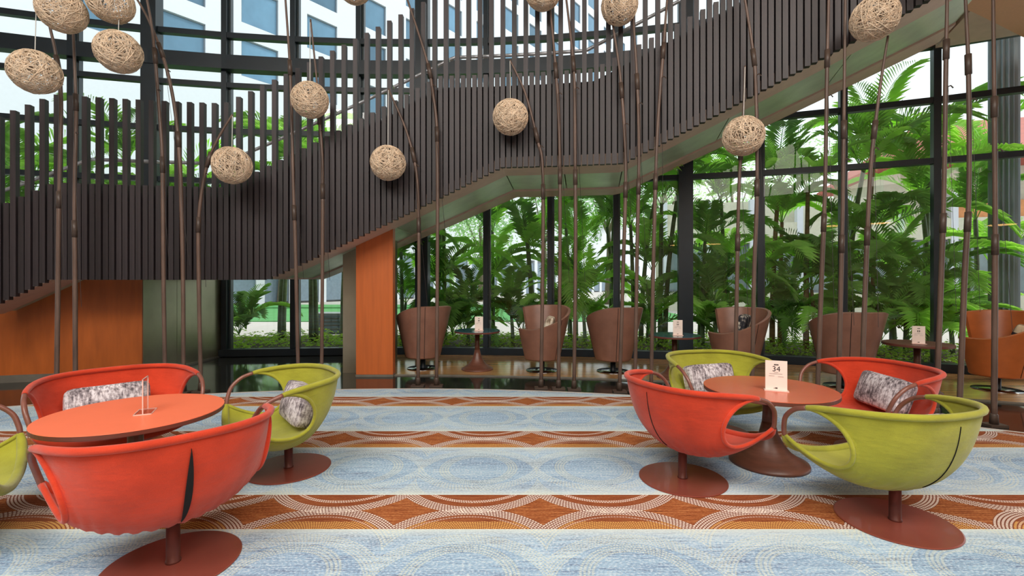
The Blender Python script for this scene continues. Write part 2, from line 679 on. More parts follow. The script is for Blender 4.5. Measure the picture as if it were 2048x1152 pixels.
# ---------------------------------------------------------------- setting: floors, walls, ceilings
fl = MB().box((-16, -10.5, -0.2), (13, 9.6, -0.012))
tag(put('floor', fl, M['stone_dark']), 'dark polished stone floor around the patterned carpet', 'floor', kind='structure')

cp = MB()
cc, cr = Vector((-1.3, -4.85)), 11.0
ring = [(cc.x + cr * math.sin(a), cc.y + cr * math.cos(a)) for a in [math.radians(-78 + 156 * i / 90) for i in range(91)]]
ring += [(9.4, -9.8), (-12, -9.8)]
n = len(ring)
cp.add([(x, y, -0.012) for x, y in ring] + [(x, y, 0.0) for x, y in ring],
       [tuple(range(n, 2 * n))[::-1], tuple(range(n))] + [(i, i + n, (i + 1) % n + n, (i + 1) % n) for i in range(n)])
tag(put('carpet_floor', cp, M['carpet']), 'carpet of pale blue and rust bands with interlocking dotted circles', 'carpet', kind='structure')
eb = MB()
eb.grid([[Vector((cc.x + r * math.sin(a), cc.y + r * math.cos(a), z)) for r, z in ((cr + 0.001, -0.012), (cr + 0.001, 0.003), (cr + 0.03, 0.003), (cr + 0.03, -0.012))]
         for a in [math.radians(-78 + 156 * i / 90) for i in range(91)]])
tag(put('trim_1', eb, M['concrete']), 'thin pale edging strip around the curved carpet', 'trim', kind='structure')

P_PILLAR = math.atan2(-2.3 + 2, 7 + 12.45)
wf = arc_strip(19.55, 21.45, P_PILLAR, math.radians(34), lambda p: -0.012, 60, 0.014)
tag(put('floor_parquet', wf, M['parquet']), 'glossy brown wooden floor along the window wall', 'floor', kind='structure')
ws = arc_strip(19.51, 19.55, P_PILLAR, math.radians(34), lambda p: -0.012, 60, 0.018)
tag(put('trim_2', ws, M['stone_plinth']), 'pale metal strip edging the wooden window floor', 'trim', kind='structure')

tag(put('wall_back', MB().box((-16, -10.7, -0.2), (13, -10.5, 8.2)), M['wall_cream']), 'cream wall at the rear of the lobby', 'wall', kind='structure')
tag(put('wall_left', MB().box((-16.2, -10.7, -0.2), (-16, 4.2, 8.2)), M['wall_cream']), 'cream side wall closing the lobby', 'wall', kind='structure')
tag(put('wall_right', MB().box((13, -10.7, -0.2), (13.2, 2.0, 8.2)), M['wall_cream']), 'cream side wall beyond the upper floor', 'wall', kind='structure')
tag(put('ceiling', MB().box((-16.2, -10.7, 8.0), (13.2, 9.6, 8.2)), M['ceiling_white']), 'high pale ceiling over the lobby', 'ceiling', kind='structure')

# soffit of the upper floor, top right
edge = [(4.2, 4.9), (4.9, 5.55), (5.5, 6.04), (6.08, 6.27), (6.55, 6.49), (7.43, 6.91), (8.6, 7.3)]
poly = edge + [(11.5, 4.6), (13, 1.0), (13, -3), (4.6, -3), (4.2, 2)]
n = len(poly)
sl = MB().add([(x, y, 4.95) for x, y in poly] + [(x, y, 5.45) for x, y in poly],
              [tuple(range(n)), tuple(range(n, 2 * n))[::-1]] + [(i, (i + 1) % n, (i + 1) % n + n, i + n) for i in range(n)])
tag(put('ceiling_upper_floor', sl, M['ceiling_warm']), 'warm tan plaster underside of the upper floor, top right corner', 'ceiling', kind='structure')

# ---------------------------------------------------------------- curved window wall
RF = 21.6
DPHI = math.radians(3.236)
PHI0 = math.atan2(-1.72 + 2, 9.14 + 12.45)
K0, K1 = -9, 10
win = thing('window_1', 'curved glass wall with black mullions, transoms and tall panes', 'window', kind='structure')
TZ = [(0.0, 0.13, 'sill'), (3.26, 0.09, 'transom'), (4.20, 0.09, 'transom'), (5.05, 0.09, 'transom'), (5.44, 0.26, 'beam'), (5.98, 0.10, 'transom'), (7.0, 0.10, 'transom'), (7.92, 0.16, 'transom')]
ZTOP = 8.0
mull_thin = MB().box((-0.045, -0.07, 0), (0.045, 0.07, ZTOP)).me('mullion')
mull_fin = MB().box((0.045, -0.02, 0), (0.085, 0.10, ZTOP)).me('mullion_fin')
mull_thick = MB().box((-0.12, -0.14, 0), (0.12, 0.14, ZTOP)).me('column')
BAY = 2 * RF * math.sin(DPHI / 2)
bar_me = {}
for z, h, nm in TZ:
    d = 0.16 if nm == 'beam' else (0.12 if nm == 'sill' else 0.06)
    bar_me[z] = MB().box((-BAY / 2, -d, z - (0 if nm == 'sill' else h / 2)), (BAY / 2, 0.05, z + (h if nm == 'sill' else h / 2))).me(nm)
zs = []
for i in range(len(TZ) - 1):
    a = TZ[i][0] + (TZ[i][1] if TZ[i][2] == 'sill' else TZ[i][1] / 2)
    zs.append((a, TZ[i + 1][0] - TZ[i + 1][1] / 2))
pane_me = [MB().add([(-BAY / 2 + 0.02, 0.0, a), (BAY / 2 - 0.02, 0.0, a), (BAY / 2 - 0.02, 0.0, b), (-BAY / 2 + 0.02, 0.0, b)], [(0, 1, 2, 3)]).me('pane') for a, b in zs]
for k in range(K0, K1 + 1):
    p = PHI0 + k * DPHI
    c = cyl(RF, p)
    if k % 4 == 0:
        link('column', mull_thick, M['frame_black'], win, loc=c, rot=(0, 0, -p))
    else:
        link('mullion', mull_thin, M['frame_black'], win, loc=c, rot=(0, 0, -p))
    link('mullion_fin', mull_fin, M['frame_bronze'], win, loc=c + (cyl(RF, p) - cyl(RF - 1, p)) * (0.05), rot=(0, 0, -p))
    if k == K1:
        break
    pm = p + DPHI / 2
    cm = cyl(RF * math.cos(DPHI / 2), pm)
    for z, h, nm in TZ:
        link(nm, bar_me[z], M['frame_black'], win, loc=cm, rot=(0, 0, -pm))
    for me_ in pane_me:
        link('pane', me_, M['pane_glass'], win, loc=cm, rot=(0, 0, -pm))

# bright cove strip under the upper floor at the right
cv = arc_strip(21.15, 21.19, math.radians(23.6), math.radians(29), lambda p: 4.98, 12, 0.03)
tag(put('trim_3', cv, M['cove_glow']), 'thin bright cove light line above the window, top right', 'trim', kind='structure')

lc = arc_strip(19.35, 21.44, math.radians(23.25), math.radians(31), lambda p: 4.955, 14, 0.08)
tag(put('ceiling_landing', lc, M['soffit_trim']), 'pale underside of the top landing at the right', 'ceiling', kind='structure')

# ---------------------------------------------------------------- staircase
RS, RB, RO = 18.95, 19.04, 21.25           # slats, backing panel, outer edge
xr = lambda x: phi_of_px(x, RS)


def prof(pts):
    def f(p):
        if p <= pts[0][0]:
            a, b = pts[0], pts[1]
        elif p >= pts[-1][0]:
            a, b = pts[-2], pts[-1]
        else:
            for a, b in zip(pts, pts[1:]):
                if a[0] <= p <= b[0]:
                    break
        return a[1] + (b[1] - a[1]) * (p - a[0]) / (b[0] - a[0])
    return f


PH_L = xr(105) - math.radians(8)
P3 = math.radians(23.2)
bot = prof([(xr(-8), 1.09), (xr(103), 1.415), (xr(537), 1.415), (xr(1003), 2.925), (xr(1248), 2.925), (P3, 4.95)])
top = prof([(xr(0), 2.22), (xr(112), 2.545), (xr(452), 2.545), (xr(880), 4.065), (xr(1188), 4.065), (P3 - 0.012, 6.08)])
rail = prof([(xr(0), 2.62), (xr(158), 3.03), (xr(428), 3.03), (xr(903), 4.54), (xr(1172), 4.54), (P3 - 0.012, 6.55)])

stair = thing('staircase', 'curved staircase wrapped in dark timber slats, rising left to right across the windows', 'staircase')
slat_me = MB().box((-0.030, -0.035, 0), (0.030, 0.035, 1)).me('slat')
pitch = 0.0775 / RS
k = 0
p = xr(-60)
while p < P3 + 0.002:
    tall = k % 2 == 0
    z0 = bot(p) - (0.0 if tall else 0.0)
    z1 = top(p) + (1.235 if tall else 0.115)
    link('slat', slat_me, M['slat_wood'], stair, loc=cyl(RS - (0.012 if tall else 0), p, z0), rot=(0, 0, -p), scale=(1, 1, z1 - z0))
    p += pitch
    k += 1
# backing panel behind the slats
bk = MB()
rows = []
PB0 = xr(-60)
for i in range(161):
    q = PB0 + (P3 - PB0) * i / 160
    rows.append([cyl(RB, q, bot(q) + 0.02), cyl(RB, q, top(q)), cyl(RB + 0.03, q, top(q)), cyl(RB + 0.03, q, bot(q) + 0.02)])
bk.grid(rows, True)
put('backing_panel', bk, M['backing_wood'], stair)
# soffit: border strips with a sheet-metal infill in panels
for nm, r0, r1, mt, dz in (('soffit_border', RS + 0.04, 19.50, 'soffit_trim', 0.0), ('soffit_border', 20.72, RO, 'soffit_trim', 0.0)):
    put(nm, arc_strip(r0, r1, PB0, P3, lambda q, dz=dz: bot(q) + 0.015 + dz, 150, 0.14), M[mt], stair)
brk = [PB0, xr(103), xr(320), xr(537), xr(770), xr(1003), xr(1126), xr(1248), xr(1248) + (P3 - xr(1248)) * 0.33, xr(1248) + (P3 - xr(1248)) * 0.66, P3]
for a, b in zip(brk, brk[1:]):
    put('soffit_sheet', arc_strip(19.53, 20.69, a + 0.0004, b - 0.0004, lambda q: bot(q) + 0.04, 24, 0.10), M['soffit_metal'], stair)
put('soffit_core', arc_strip(19.45, 20.75, PB0, P3, lambda q: bot(q) + 0.10, 100, 0.08), M['backing_wood'], stair)
os_ = MB()
rows = []
for i in range(121):
    q = PB0 + (P3 - PB0) * i / 120
    rows.append([cyl(RO, q, bot(q) + 0.015), cyl(RO, q, rail(q) - 0.8), cyl(RO + 0.04, q, rail(q) - 0.8), cyl(RO + 0.04, q, bot(q) + 0.015)])
os_.grid(rows, True)
put('outer_stringer', os_, M['soffit_trim'], stair)
# treads and landings
def flight(pa, pb, n):
    for i in range(n):
        a, b = pa + (pb - pa) * i / n, pa + (pb - pa) * (i + 1) / n
        z = rail(b) - 0.95
        put('step', arc_strip(RB + 0.05, RO - 0.01, a, b, lambda q, z=z: z - 0.17, 3, 0.17), M['soffit_trim'], stair)


flight(PB0, xr(130), 4)
flight(xr(430), xr(903), 9)
flight(xr(1172), P3, 12)
put('landing', arc_strip(RB + 0.05, RO - 0.01, xr(130), xr(430), lambda q: rail(xr(300)) - 1.1, 16, 0.15), M['soffit_trim'], stair)
put('landing', arc_strip(RB + 0.05, RO - 0.01, xr(903), xr(1172), lambda q: rail(xr(1000)) - 1.1, 16, 0.15), M['soffit_trim'], stair)
# steel handrail with its brackets
hr = MB()
hr.tube([cyl(RB + 0.12, PB0 + (P3 - PB0) * i / 200, rail(PB0 + (P3 - PB0) * i / 200)) for i in range(201)], 0.024, 8)
put('handrail', hr, M['steel'], stair, smooth=True)
hr2 = MB()
hr2.tube([cyl(RO - 0.05, PB0 + (P3 - PB0) * i / 160, rail(PB0 + (P3 - PB0) * i / 160)) for i in range(161)], 0.022, 8)
put('handrail', hr2, M['steel'], stair, smooth=True)
br_me = MB().tube([(0, -0.14, -0.02), (0, 0.0, -0.02)], 0.012, 6).me('bracket')
boss_me = MB().tube([(0, -0.06, -0.02), (0, -0.02, -0.02)], 0.028, 10).me('bracket')
p = xr(-60) + pitch * 2
k = 0
while p < P3:
    if k % 5 == 2:
        link('bracket', br_me, M['steel'], stair, loc=cyl(RB + 0.12, p, rail(p)), rot=(0, 0, -p))
    p += pitch * 2
    k += 1

# timber-faced base under the lower landing, with its metal return
PA, PE = math.atan2(-9.2 + 2, 5.6 + 12.45), math.atan2(-5.42 + 2, 6.98 + 12.45)
wp = MB()
rows = []
for i in range(41):
    q = PA + (PE - PA) * i / 40
    rows.append([cyl(19.7, q, 0.09), cyl(19.7, q, bot(q) + 0.25), cyl(19.82, q, bot(q) + 0.25), cyl(19.82, q, 0.09)])
wp.grid(rows, True)
wp.f.append(tuple(range(40 * 4, 41 * 4)))
tag(put('wall_stair_base', wp, M['panel_wood']), 'orange-brown timber panelled wall under the lower landing', 'wall', kind='structure')
bb = arc_strip(19.68, 19.83, PA, PE, lambda q: -0.012, 40, 0.102)
tag(put('baseboard_left', bb, M['stone_plinth']), 'grey stone plinth under the timber panelled wall', 'baseboard', kind='structure')
e0 = cyl(19.7, PE)
mw = thing('wall_metal', 'brushed metal return wall beside the timber stair base', 'wall', kind='structure')
ny = 3
y0, y1 = e0.y + 0.125, 8.88
for i in range(ny):
    a, b = y0 + (y1 - y0) * i / ny, y0 + (y1 - y0) * (i + 1) / ny
    put('panel', MB().box((e0.x - 0.12, a + 0.004, 0.02), (e0.x, b - 0.004, 1.46)), M['panel_metal'], mw)
put('panel', MB().box((e0.x - 0.12, e0.y + 0.02, 0.0), (e0.x + 0.001, e0.y + 0.13, 1.46)), M['panel_metal'], mw)
put('base_strip', MB().box((e0.x - 0.12, y0, -0.012), (e0.x + 0.012, y1, 0.02)), M['stone_plinth'], mw)

# timber pillar carrying the stair
pil = thing('pillar', 'orange-brown timber-clad pillar under the stair flight', 'pillar')
q = math.atan2(-2.03 + 2, 19.45)
put('cladding', MB().box((-2.30, 7.0, 0.02), (-1.755, 7.14, 2.25)), M['pillar_wood'], pil, bevel=0.004)
put('metal_core', MB().box((-2.60, 7.30, -0.012), (-1.98, 8.2, 2.15)), M['panel_metal'], pil)
put('core_link', MB().box((-2.22, 7.13, -0.012), (-1.86, 7.32, 2.2)), M['backing_wood'], pil)
put('plinth', MB().box((-2.305, 6.995, -0.012), (-1.75, 7.15, 0.02)), M['stone_plinth'], pil)


# ---------------------------------------------------------------- swivel bowl chairs
def bez(p0, p1, p2, p3, t):
    s = 1 - t
    return p0 * (s ** 3) + p1 * (3 * s * s * t) + p2 * (3 * s * t * t) + p3 * (t ** 3)


CSX, CSY = 0.90, 0.755


def chair_frame():
    half_top = [(0, -0.43, 0.70), (0.22, -0.40, 0.70), (0.39, -0.28, 0.697), (0.485, -0.09, 0.688), (0.525, 0.10, 0.672), (0.538, 0.20, 0.658)]
    arm = [(0.538, 0.20, 0.658), (0.543, 0.31, 0.627), (0.535, 0.40, 0.565), (0.515, 0.44, 0.49), (0.50, 0.452, 0.44)]
    half_bot = [(0, 0.50, 0.295), (0.18, 0.497, 0.305), (0.34, 0.485, 0.335), (0.455, 0.468, 0.385), (0.50, 0.452, 0.44)]
    S = lambda pts: [(a[0] * CSX, a[1] * CSY, a[2]) for a in pts]
    return S(half_top), S(arm), S(half_bot)


CACHE = {}


def make_bowl_chair(col, label, loc, rz, slit_w):
    t = thing('bowl_chair', label, 'chair', loc, rz, 'red and green swivel bowl chairs')
    key = 'chair_' + col
    fab = M['felt_' + col]
    half_top, arm, half_bot = chair_frame()
    mir = lambda pts: [Vector((-p[0], p[1], p[2])) for p in pts]
    V = lambda pts: [Vector(p) for p in pts]
    rimc = catmull(list(reversed(mir(half_top)))[:-1] + V(half_top), 8)
    seatc = catmull(list(reversed(mir(half_bot)))[:-1] + V(half_bot), 8)
    if key not in CACHE:
        CACHE[key] = {}
        rnd = random.Random(5)
        NU, NV = 56, 30
        mb = MB()

        def surf(outer):
            rows = []
            for i in range(NU + 1):
                u = -1 + 2 * i / NU
                a = abs(u)
                sg = 1 if u >= 0 else -1
                P0 = sample(rimc, (u + 1) / 2)
                P3_ = sample(seatc, (u + 1) / 2)
                wgt = a ** 2.4
                if outer:
                    c1 = Vector((0.34 * math.sin(u * 1.25), -0.41 + 0.13 * a, 0.14))
                    c2 = Vector((0.30 * math.sin(u * 1.25), 0.16 - 0.05 * a, 0.10))
                else:
                    c1 = Vector((0.36 * math.sin(u * 1.3), -0.36 + 0.12 * a, 0.28))
                    c2 = Vector((0.34 * math.sin(u * 1.3), 0.02, 0.255))
                h1 = Vector((sg * 0.48, -0.27, 0.66))
                h2 = Vector((sg * 0.36, -0.17, 0.12))
                for q_ in (c1, c2, h1, h2):
                    q_.x *= CSX
                    q_.y *= CSY
                c1 = c1.lerp(h1, wgt)
                c2 = c2.lerp(h2, wgt)
                row = []
                for j in range(NV + 1):
                    v = j / NV
                    p = bez(P0, c1, c2, P3_, v)
                    # soft gathers towards the hem and the button tucks of the inside
                    e = math.sin(PI * v) * (1 - a ** 6)
                    if outer:
                        p += Vector((0, 0, 1)) * 0.006 * e * math.sin(u * 46 + 3 * v) * (math.exp(-((v - 0.55) / 0.22) ** 2))
                    else:
                        for bu, bv in ((-0.3, 0.22), (0.3, 0.22), (-0.55, 0.3), (0.55, 0.3)):
                            d2 = ((u - bu) / 0.06) ** 2 + ((v - bv) / 0.035) ** 2
                            p += Vector((0, -0.02, 0)) * math.exp(-d2)
                        p += Vector((0, -0.4, 0.6)) * 0.012 * math.exp(-((a - 0.78) / 0.12) ** 2) * math.sin(v * 70) * math.sin(PI * v) ** 2
                    row.append(p)
                rows.append(row)
            return rows
        ro, ri = surf(True), surf(False)
        mb.grid(ro, False)
        mb.grid(ri, True)
        # fabric sleeves over the tube, and the rolled edge round the arm openings
        mb.tube(rimc, [0.019 - 0.003 * abs(2 * i / (len(rimc) - 1) - 1) ** 8 for i in range(len(rimc))], 10)
        mb.tube(seatc, [0.026 - 0.010 * abs(2 * i / (len(seatc) - 1) - 1) ** 8 for i in range(len(seatc))], 10)
        mb.tube(ro[0], 0.013, 8)
        mb.tube(ro[-1], 0.013, 8)
        me_ = mb.me(key + '_cover', True)
        me_.materials.append(fab)
        CACHE[key]['cover'] = me_
        # slit strip follows the outer surface at the centre back
        cen = [Vector((0, p_.y, p_.z)) for p_ in catmull(ro[NU // 2], 4)]
        for nm_, wd, of in (('wide', 0.015, 0.010), ('thin', 0.0028, 0.004)):
            sb = MB()
            rows = []
            for k_ in range(25):
                f_ = 0.05 + 0.42 * k_ / 24
                pr = sample(cen, f_)
                nx = (sample(cen, f_ + 0.02) - sample(cen, f_ - 0.02)).normalized()
                nrm = Vector((0, nx.z, -nx.y)).normalized()
                if nrm.z > 0.2 or (nrm.y > 0 and nrm.z > -0.5):
                    nrm = -nrm
                f = max(0.0, math.sin(PI * k_ / 24)) ** 0.8
                off = pr + nrm * of
                rows.append([off + Vector((-wd * f, 0, 0)), off + nrm * 0.001, off + Vector((wd * f, 0, 0)), pr - nrm * 0.004])
            sb.grid(rows)
            s_me = sb.me(key + '_slit_' + nm_)
            s_me.materials.append(M['slit'])
            CACHE[key][nm_] = s_me
    link('cover', CACHE[key]['cover'], None, t)
    s = link('zip_slit', CACHE[key][slit_w], None, t)
    s['label'] = 'dark zip slit down the back'
    for sg in (-1, 1):
        nm_ = 'arm_tube_%d' % sg
        if nm_ not in bpy.data.meshes:
            pts = [(sg * a[0], a[1], a[2]) for a in arm]
            m_ = MB().tube(catmull(pts, 6), 0.0145, 10).me(nm_, True)
            m_.materials.append(M['tube_brown'])
        link('arm_tube', bpy.data.meshes[nm_], None, t)
    if 'chair_post' not in bpy.data.meshes:
        m_ = MB().lathe([(0.034, 0.008), (0.034, 0.018), (0.030, 0.022), (0.030, 0.20), (0.05, 0.21), (0.05, 0.24)], 20).me('chair_post', True)
        m_.materials.append(M['post_maroon'])
        m_ = MB().lathe([(0.294, 0.0), (0.298, 0.003), (0.298, 0.006), (0.292, 0.009), (0.02, 0.010)], 72).me('chair_base')
        m_.materials.append(M['base_maroon'])
    link('post', bpy.data.meshes['chair_post'], None, t)
    link('base_disc', bpy.data.meshes['chair_base'], None, t)
    return t


def facing(loc, to, extra=0.0):
    d = Vector(to) - Vector(loc)
    return math.atan2(-d.x, d.y) + math.radians(extra)


TL, TR = (-2.37, 2.99), (1.976, 3.66)
CH = {}
for key, col, loc, tbl, ex, slit, label in (
        ('A', 'red', (-1.68, 2.355), TL, 0, 'wide', 'red felt bowl chair in the left foreground, its back to us with an open slit'),
        ('B', 'green', (-1.67, 3.55), TL, 0, 'thin', 'green felt bowl chair right of the orange table, seen from its side'),
        ('C', 'red', (-2.95, 3.55), TL, 0, 'thin', 'red felt bowl chair behind the orange table, facing us'),
        ('D', 'green', (-3.07, 2.42), TL, 0, 'thin', 'green felt bowl chair cut off by the left edge of the picture'),
        ('E', 'red', (1.206, 3.36), TR, 4, 'thin', 'red felt bowl chair on the near left of the terracotta table'),
        ('F', 'green', (2.23, 2.765), TR, 0, 'thin', 'green felt bowl chair in the right foreground with its back to us'),
        ('G', 'red', (3.0, 3.90), TR, -8, 'thin', 'red felt bowl chair on the far right of the terracotta table'),
        ('H', 'green', (1.88, 4.40), TR, 6, 'thin', 'green felt bowl chair behind the terracotta table, facing us')):
    CH[key] = (make_bowl_chair(col, label, (loc[0], loc[1], 0), facing(loc, tbl, ex), slit), loc, facing(loc, tbl, ex))


# cushions
def cushion_mesh(name, a, b, c, mat, n=7.0):
    """a boxy stuffed cushion: a cube grid blown out to a high-order superellipsoid, sides slightly waisted"""
    N = 10
    mb = MB()
    for ax in range(3):
        for sg in (-1, 1):
            rows = []
            for i in range(N + 1):
                row = []
                for j in range(N + 1):
                    q = [0, 0, 0]
                    q[ax] = sg
                    q[(ax + 1) % 3] = -1 + 2 * i / N
                    q[(ax + 2) % 3] = -1 + 2 * j / N
                    k = sum(abs(v) ** n for v in q) ** (-1 / n)
                    x, y, z = (v * k for v in q)
                    puff = 0.72 + 0.36 * (1 - abs(x) ** 2.2) * (1 - abs(z) ** 2.2)
                    row.append(Vector((a * x * (1 - 0.03 * (1 - z * z)), b * y * puff, c * z * (1 - 0.04 * (1 - x * x)))))
                rows.append(row)
            mb.grid(rows, sg < 0)
    me_ = mb.me(name, True)
    me_.materials.append(mat)
    return me_


cu_me = cushion_mesh('cushion', 0.255, 0.095, 0.145, M['cushion_print'])
pipe_me = MB().tube([(0.246 * math.copysign(abs(math.cos(a)) ** 0.3, math.cos(a)), -0.045, 0.128 * math.copysign(abs(math.sin(a)) ** 0.3, math.sin(a))) for a in [2 * PI * i / 40 for i in range(40)]], 0.005, 6, closed=True).me('piping', True)
pipe_me.materials.append(M['cushion_print'])
for key, dx, dy, dz, tilt, rz, label in (
        ('B', 0.0, -0.075, 0.475, -16, 0, 'grey newsprint cushion standing in the green chair beside the orange table'),
        ('C', 0.04, -0.08, 0.475, -18, 0, 'grey newsprint cushion lying in the red chair behind the orange table'),
        ('E', 0.0, -0.09, 0.49, -18, 4, 'grey newsprint cushion in the near red chair by the terracotta table, only its top showing'),
        ('F', 0.05, -0.09, 0.49, -18, -3, 'grey newsprint cushion in the right foreground green chair, only its top showing'),
        ('G', 0.02, -0.075, 0.48, -20, -8, 'grey newsprint cushion leaning in the far right red chair'),
        ('H', 0.0, -0.08, 0.475, -16, 4, 'grey newsprint cushion in the green chair behind the terracotta table')):
    ch, loc, cz = CH[key]
    m4 = Matrix.Translation((loc[0], loc[1], 0)) @ Matrix.Rotation(cz, 4, 'Z')
    o = thing('cushion', label, 'cushion', m4 @ Vector((dx, dy, dz)), 0, 'cushions in the bowl chairs')
    o.rotation_euler = Euler((math.radians(-tilt), 0, cz + math.radians(rz)), 'XYZ')
    link('pad', cu_me, None, o)
    link('piping', pipe_me, None, o)


# ---------------------------------------------------------------- round tables on trumpet bases
def round_table(label, loc, r, zt, topmat, base_r, name='round_table', group=None):
    t = thing(name, label, 'table', (loc[0], loc[1], 0), 0, group)
    put('table_top', MB().lathe([(r * 0.2, zt - 0.03), (r - 0.002, zt - 0.03), (r, zt - 0.027), (r, zt - 0.004)], 72), M['edge_brown'], t)
    put('laminate', MB().lathe([(r, zt - 0.004), (r - 0.001, zt), (0.01, zt)], 72), M[topmat], t)
    pr = [(base_r, 0.0), (base_r, 0.012), (base_r * 0.985, 0.022), (base_r * 0.80, 0.045), (base_r * 0.58, 0.085), (base_r * 0.38, 0.15), (base_r * 0.24, 0.23), (base_r * 0.165, 0.32)]
    put('trumpet_base', MB().lathe(pr, 48), M['tulip_wood'], t, smooth=True)
    put('stem', MB().lathe([(base_r * 0.165, 0.31), (base_r * 0.15, 0.38), (base_r * 0.15, zt - 0.03)], 24), M['tulip_wood'], t, smooth=True)
    put('mounting_plate', MB().lathe([(r * 0.36, zt - 0.038), (r * 0.36, zt - 0.03)], 32), M['edge_brown'], t)
    return t


round_table('round table with a bright orange top and dark brown edge in the left group', TL, 0.48, 0.578, 'top_orange', 0.28)
round_table('round table with a glossy terracotta top in the right group', TR, 0.465, 0.578, 'top_terracotta', 0.28)

SIDE = [((-0.55, 7.52), 'blue_top', 'small round side table with a blue-green top near the timber pillar'),
        ((2.36, 6.9), 'blue_top', 'small round side table with a blue-green top by the black column'),
        ((5.10, 5.98), 'edge_brown', 'small round brown side table near the right edge by the windows')]
for loc, tm, lb in SIDE:
    round_table(lb, loc, 0.36, 0.62, tm, 0.25, 'side_table', 'side tables along the window wall')


# ---------------------------------------------------------------- table cards
def text_mesh(s, size):
    cu = bpy.data.curves.new('txt', 'FONT')
    cu.body = s
    cu.size = size
    cu.align_x = 'CENTER'
    cu.align_y = 'CENTER'
    o = bpy.data.objects.new('txt', cu)
    COL.objects.link(o)
    bpy.context.view_layer.update()
    dg = bpy.context.evaluated_depsgraph_get()
    me_ = bpy.data.meshes.new_from_object(o.evaluated_get(dg))
    bpy.data.objects.remove(o)
    me_.name = 'number'
    me_.transform(Matrix.Rotation(PI / 2, 4, 'X'))
    return me_


def table_card(loc, z, rz, w_, h_, label, number=None):
    t = thing('table_card', label, 'sign', (loc[0], loc[1], z), rz, 'table number cards')
    put('holder_foot', MB().box((-w_ * 0.56, -0.035, 0.0), (w_ * 0.56, 0.035, 0.006)), M['acrylic_edge'], t)
    put('card', MB().box((-w_ / 2, -0.003, 0.006), (w_ / 2, 0.003, h_)), M['card'], t)
    lines = MB()
    yb = -0.0042

    def bar(x0, x1, z0, z1):
        lines.box((x0 * w_, yb, z0 * h_), (x1 * w_, -0.003, z1 * h_))
    for x0, x1 in ((-0.10, -0.04), (-0.03, 0.02), (0.03, 0.10)):          # small logo at the head
        bar(x0, x1, 0.845, 0.885)
    bar(-0.10, 0.09, 0.605, 0.613)
    bar(-0.32, 0.28, 0.560, 0.566)
    bar(-0.34, -0.08, 0.485, 0.491)
    bar(0.08, 0.34, 0.470, 0.476)
    bar(-0.11, -0.07, 0.075, 0.095)
    bar(-0.05, 0.06, 0.07, 0.11)
    put('print_marks', lines, M['ink'], t)
    if number:
        link('number', text_mesh(number, 0.05 * h_ / 0.2), M['ink'], t, loc=(0, -0.0042, 0.72 * h_))
    else:
        put('number_marks', MB().box((-0.10 * w_, yb, 0.67 * h_), (-0.03 * w_, -0.003, 0.76 * h_)).box((0.03 * w_, yb, 0.67 * h_), (0.10 * w_, -0.003, 0.76 * h_)), M['ink'], t)
    return t


table_card((1.98, 3.56), 0.578, math.radians(-22), 0.145, 0.225, 'white acrylic table card numbered 34 on the terracotta table', '34')
table_card((-0.52, 7.47), 0.62, math.radians(-4), 0.13, 0.22, 'white table card on the blue side table near the pillar')
table_card((2.38, 6.82), 0.62, math.radians(-12), 0.13, 0.22, 'white table card on the blue side table by the black column')
table_card((5.05, 5.90), 0.62, math.radians(-24), 0.13, 0.22, 'pinkish table card on the brown side table at the right')
# clear T-shaped holder on the orange table, seen nearly edge on
tc = thing('acrylic_holder', 'clear acrylic card holder standing on the orange table', 'card holder', (-2.30, 2.98, 0.578), math.radians(116))
put('foot', MB().box((-0.075, -0.045, 0), (0.075, 0.045, 0.004)), M['acrylic'], tc)
put('sheet', MB().box((-0.065, -0.003, 0.004), (0.065, 0.003, 0.215)), M['acrylic'], tc)
eg = MB()
for a, b in (((-0.067, -0.003, 0.004), (-0.063, 0.003, 0.217)), ((0.063, -0.003, 0.004), (0.067, 0.003, 0.217)), ((-0.067, -0.003, 0.213), (0.067, 0.003, 0.217))):
    eg.box(a, b)
put('polished_edge', eg, M['acrylic_edge'], tc)
fe = MB()
for a, b in (((-0.077, -0.047, 0.0), (0.077, -0.043, 0.005)), ((-0.077, 0.043, 0.0), (0.077, 0.047, 0.005)), ((-0.077, -0.047, 0), (-0.073, 0.047, 0.005)), ((0.073, -0.047, 0), (0.077, 0.047, 0.005))):
    fe.box(a, b)
put('foot_edge', fe, M['acrylic_edge'], tc)


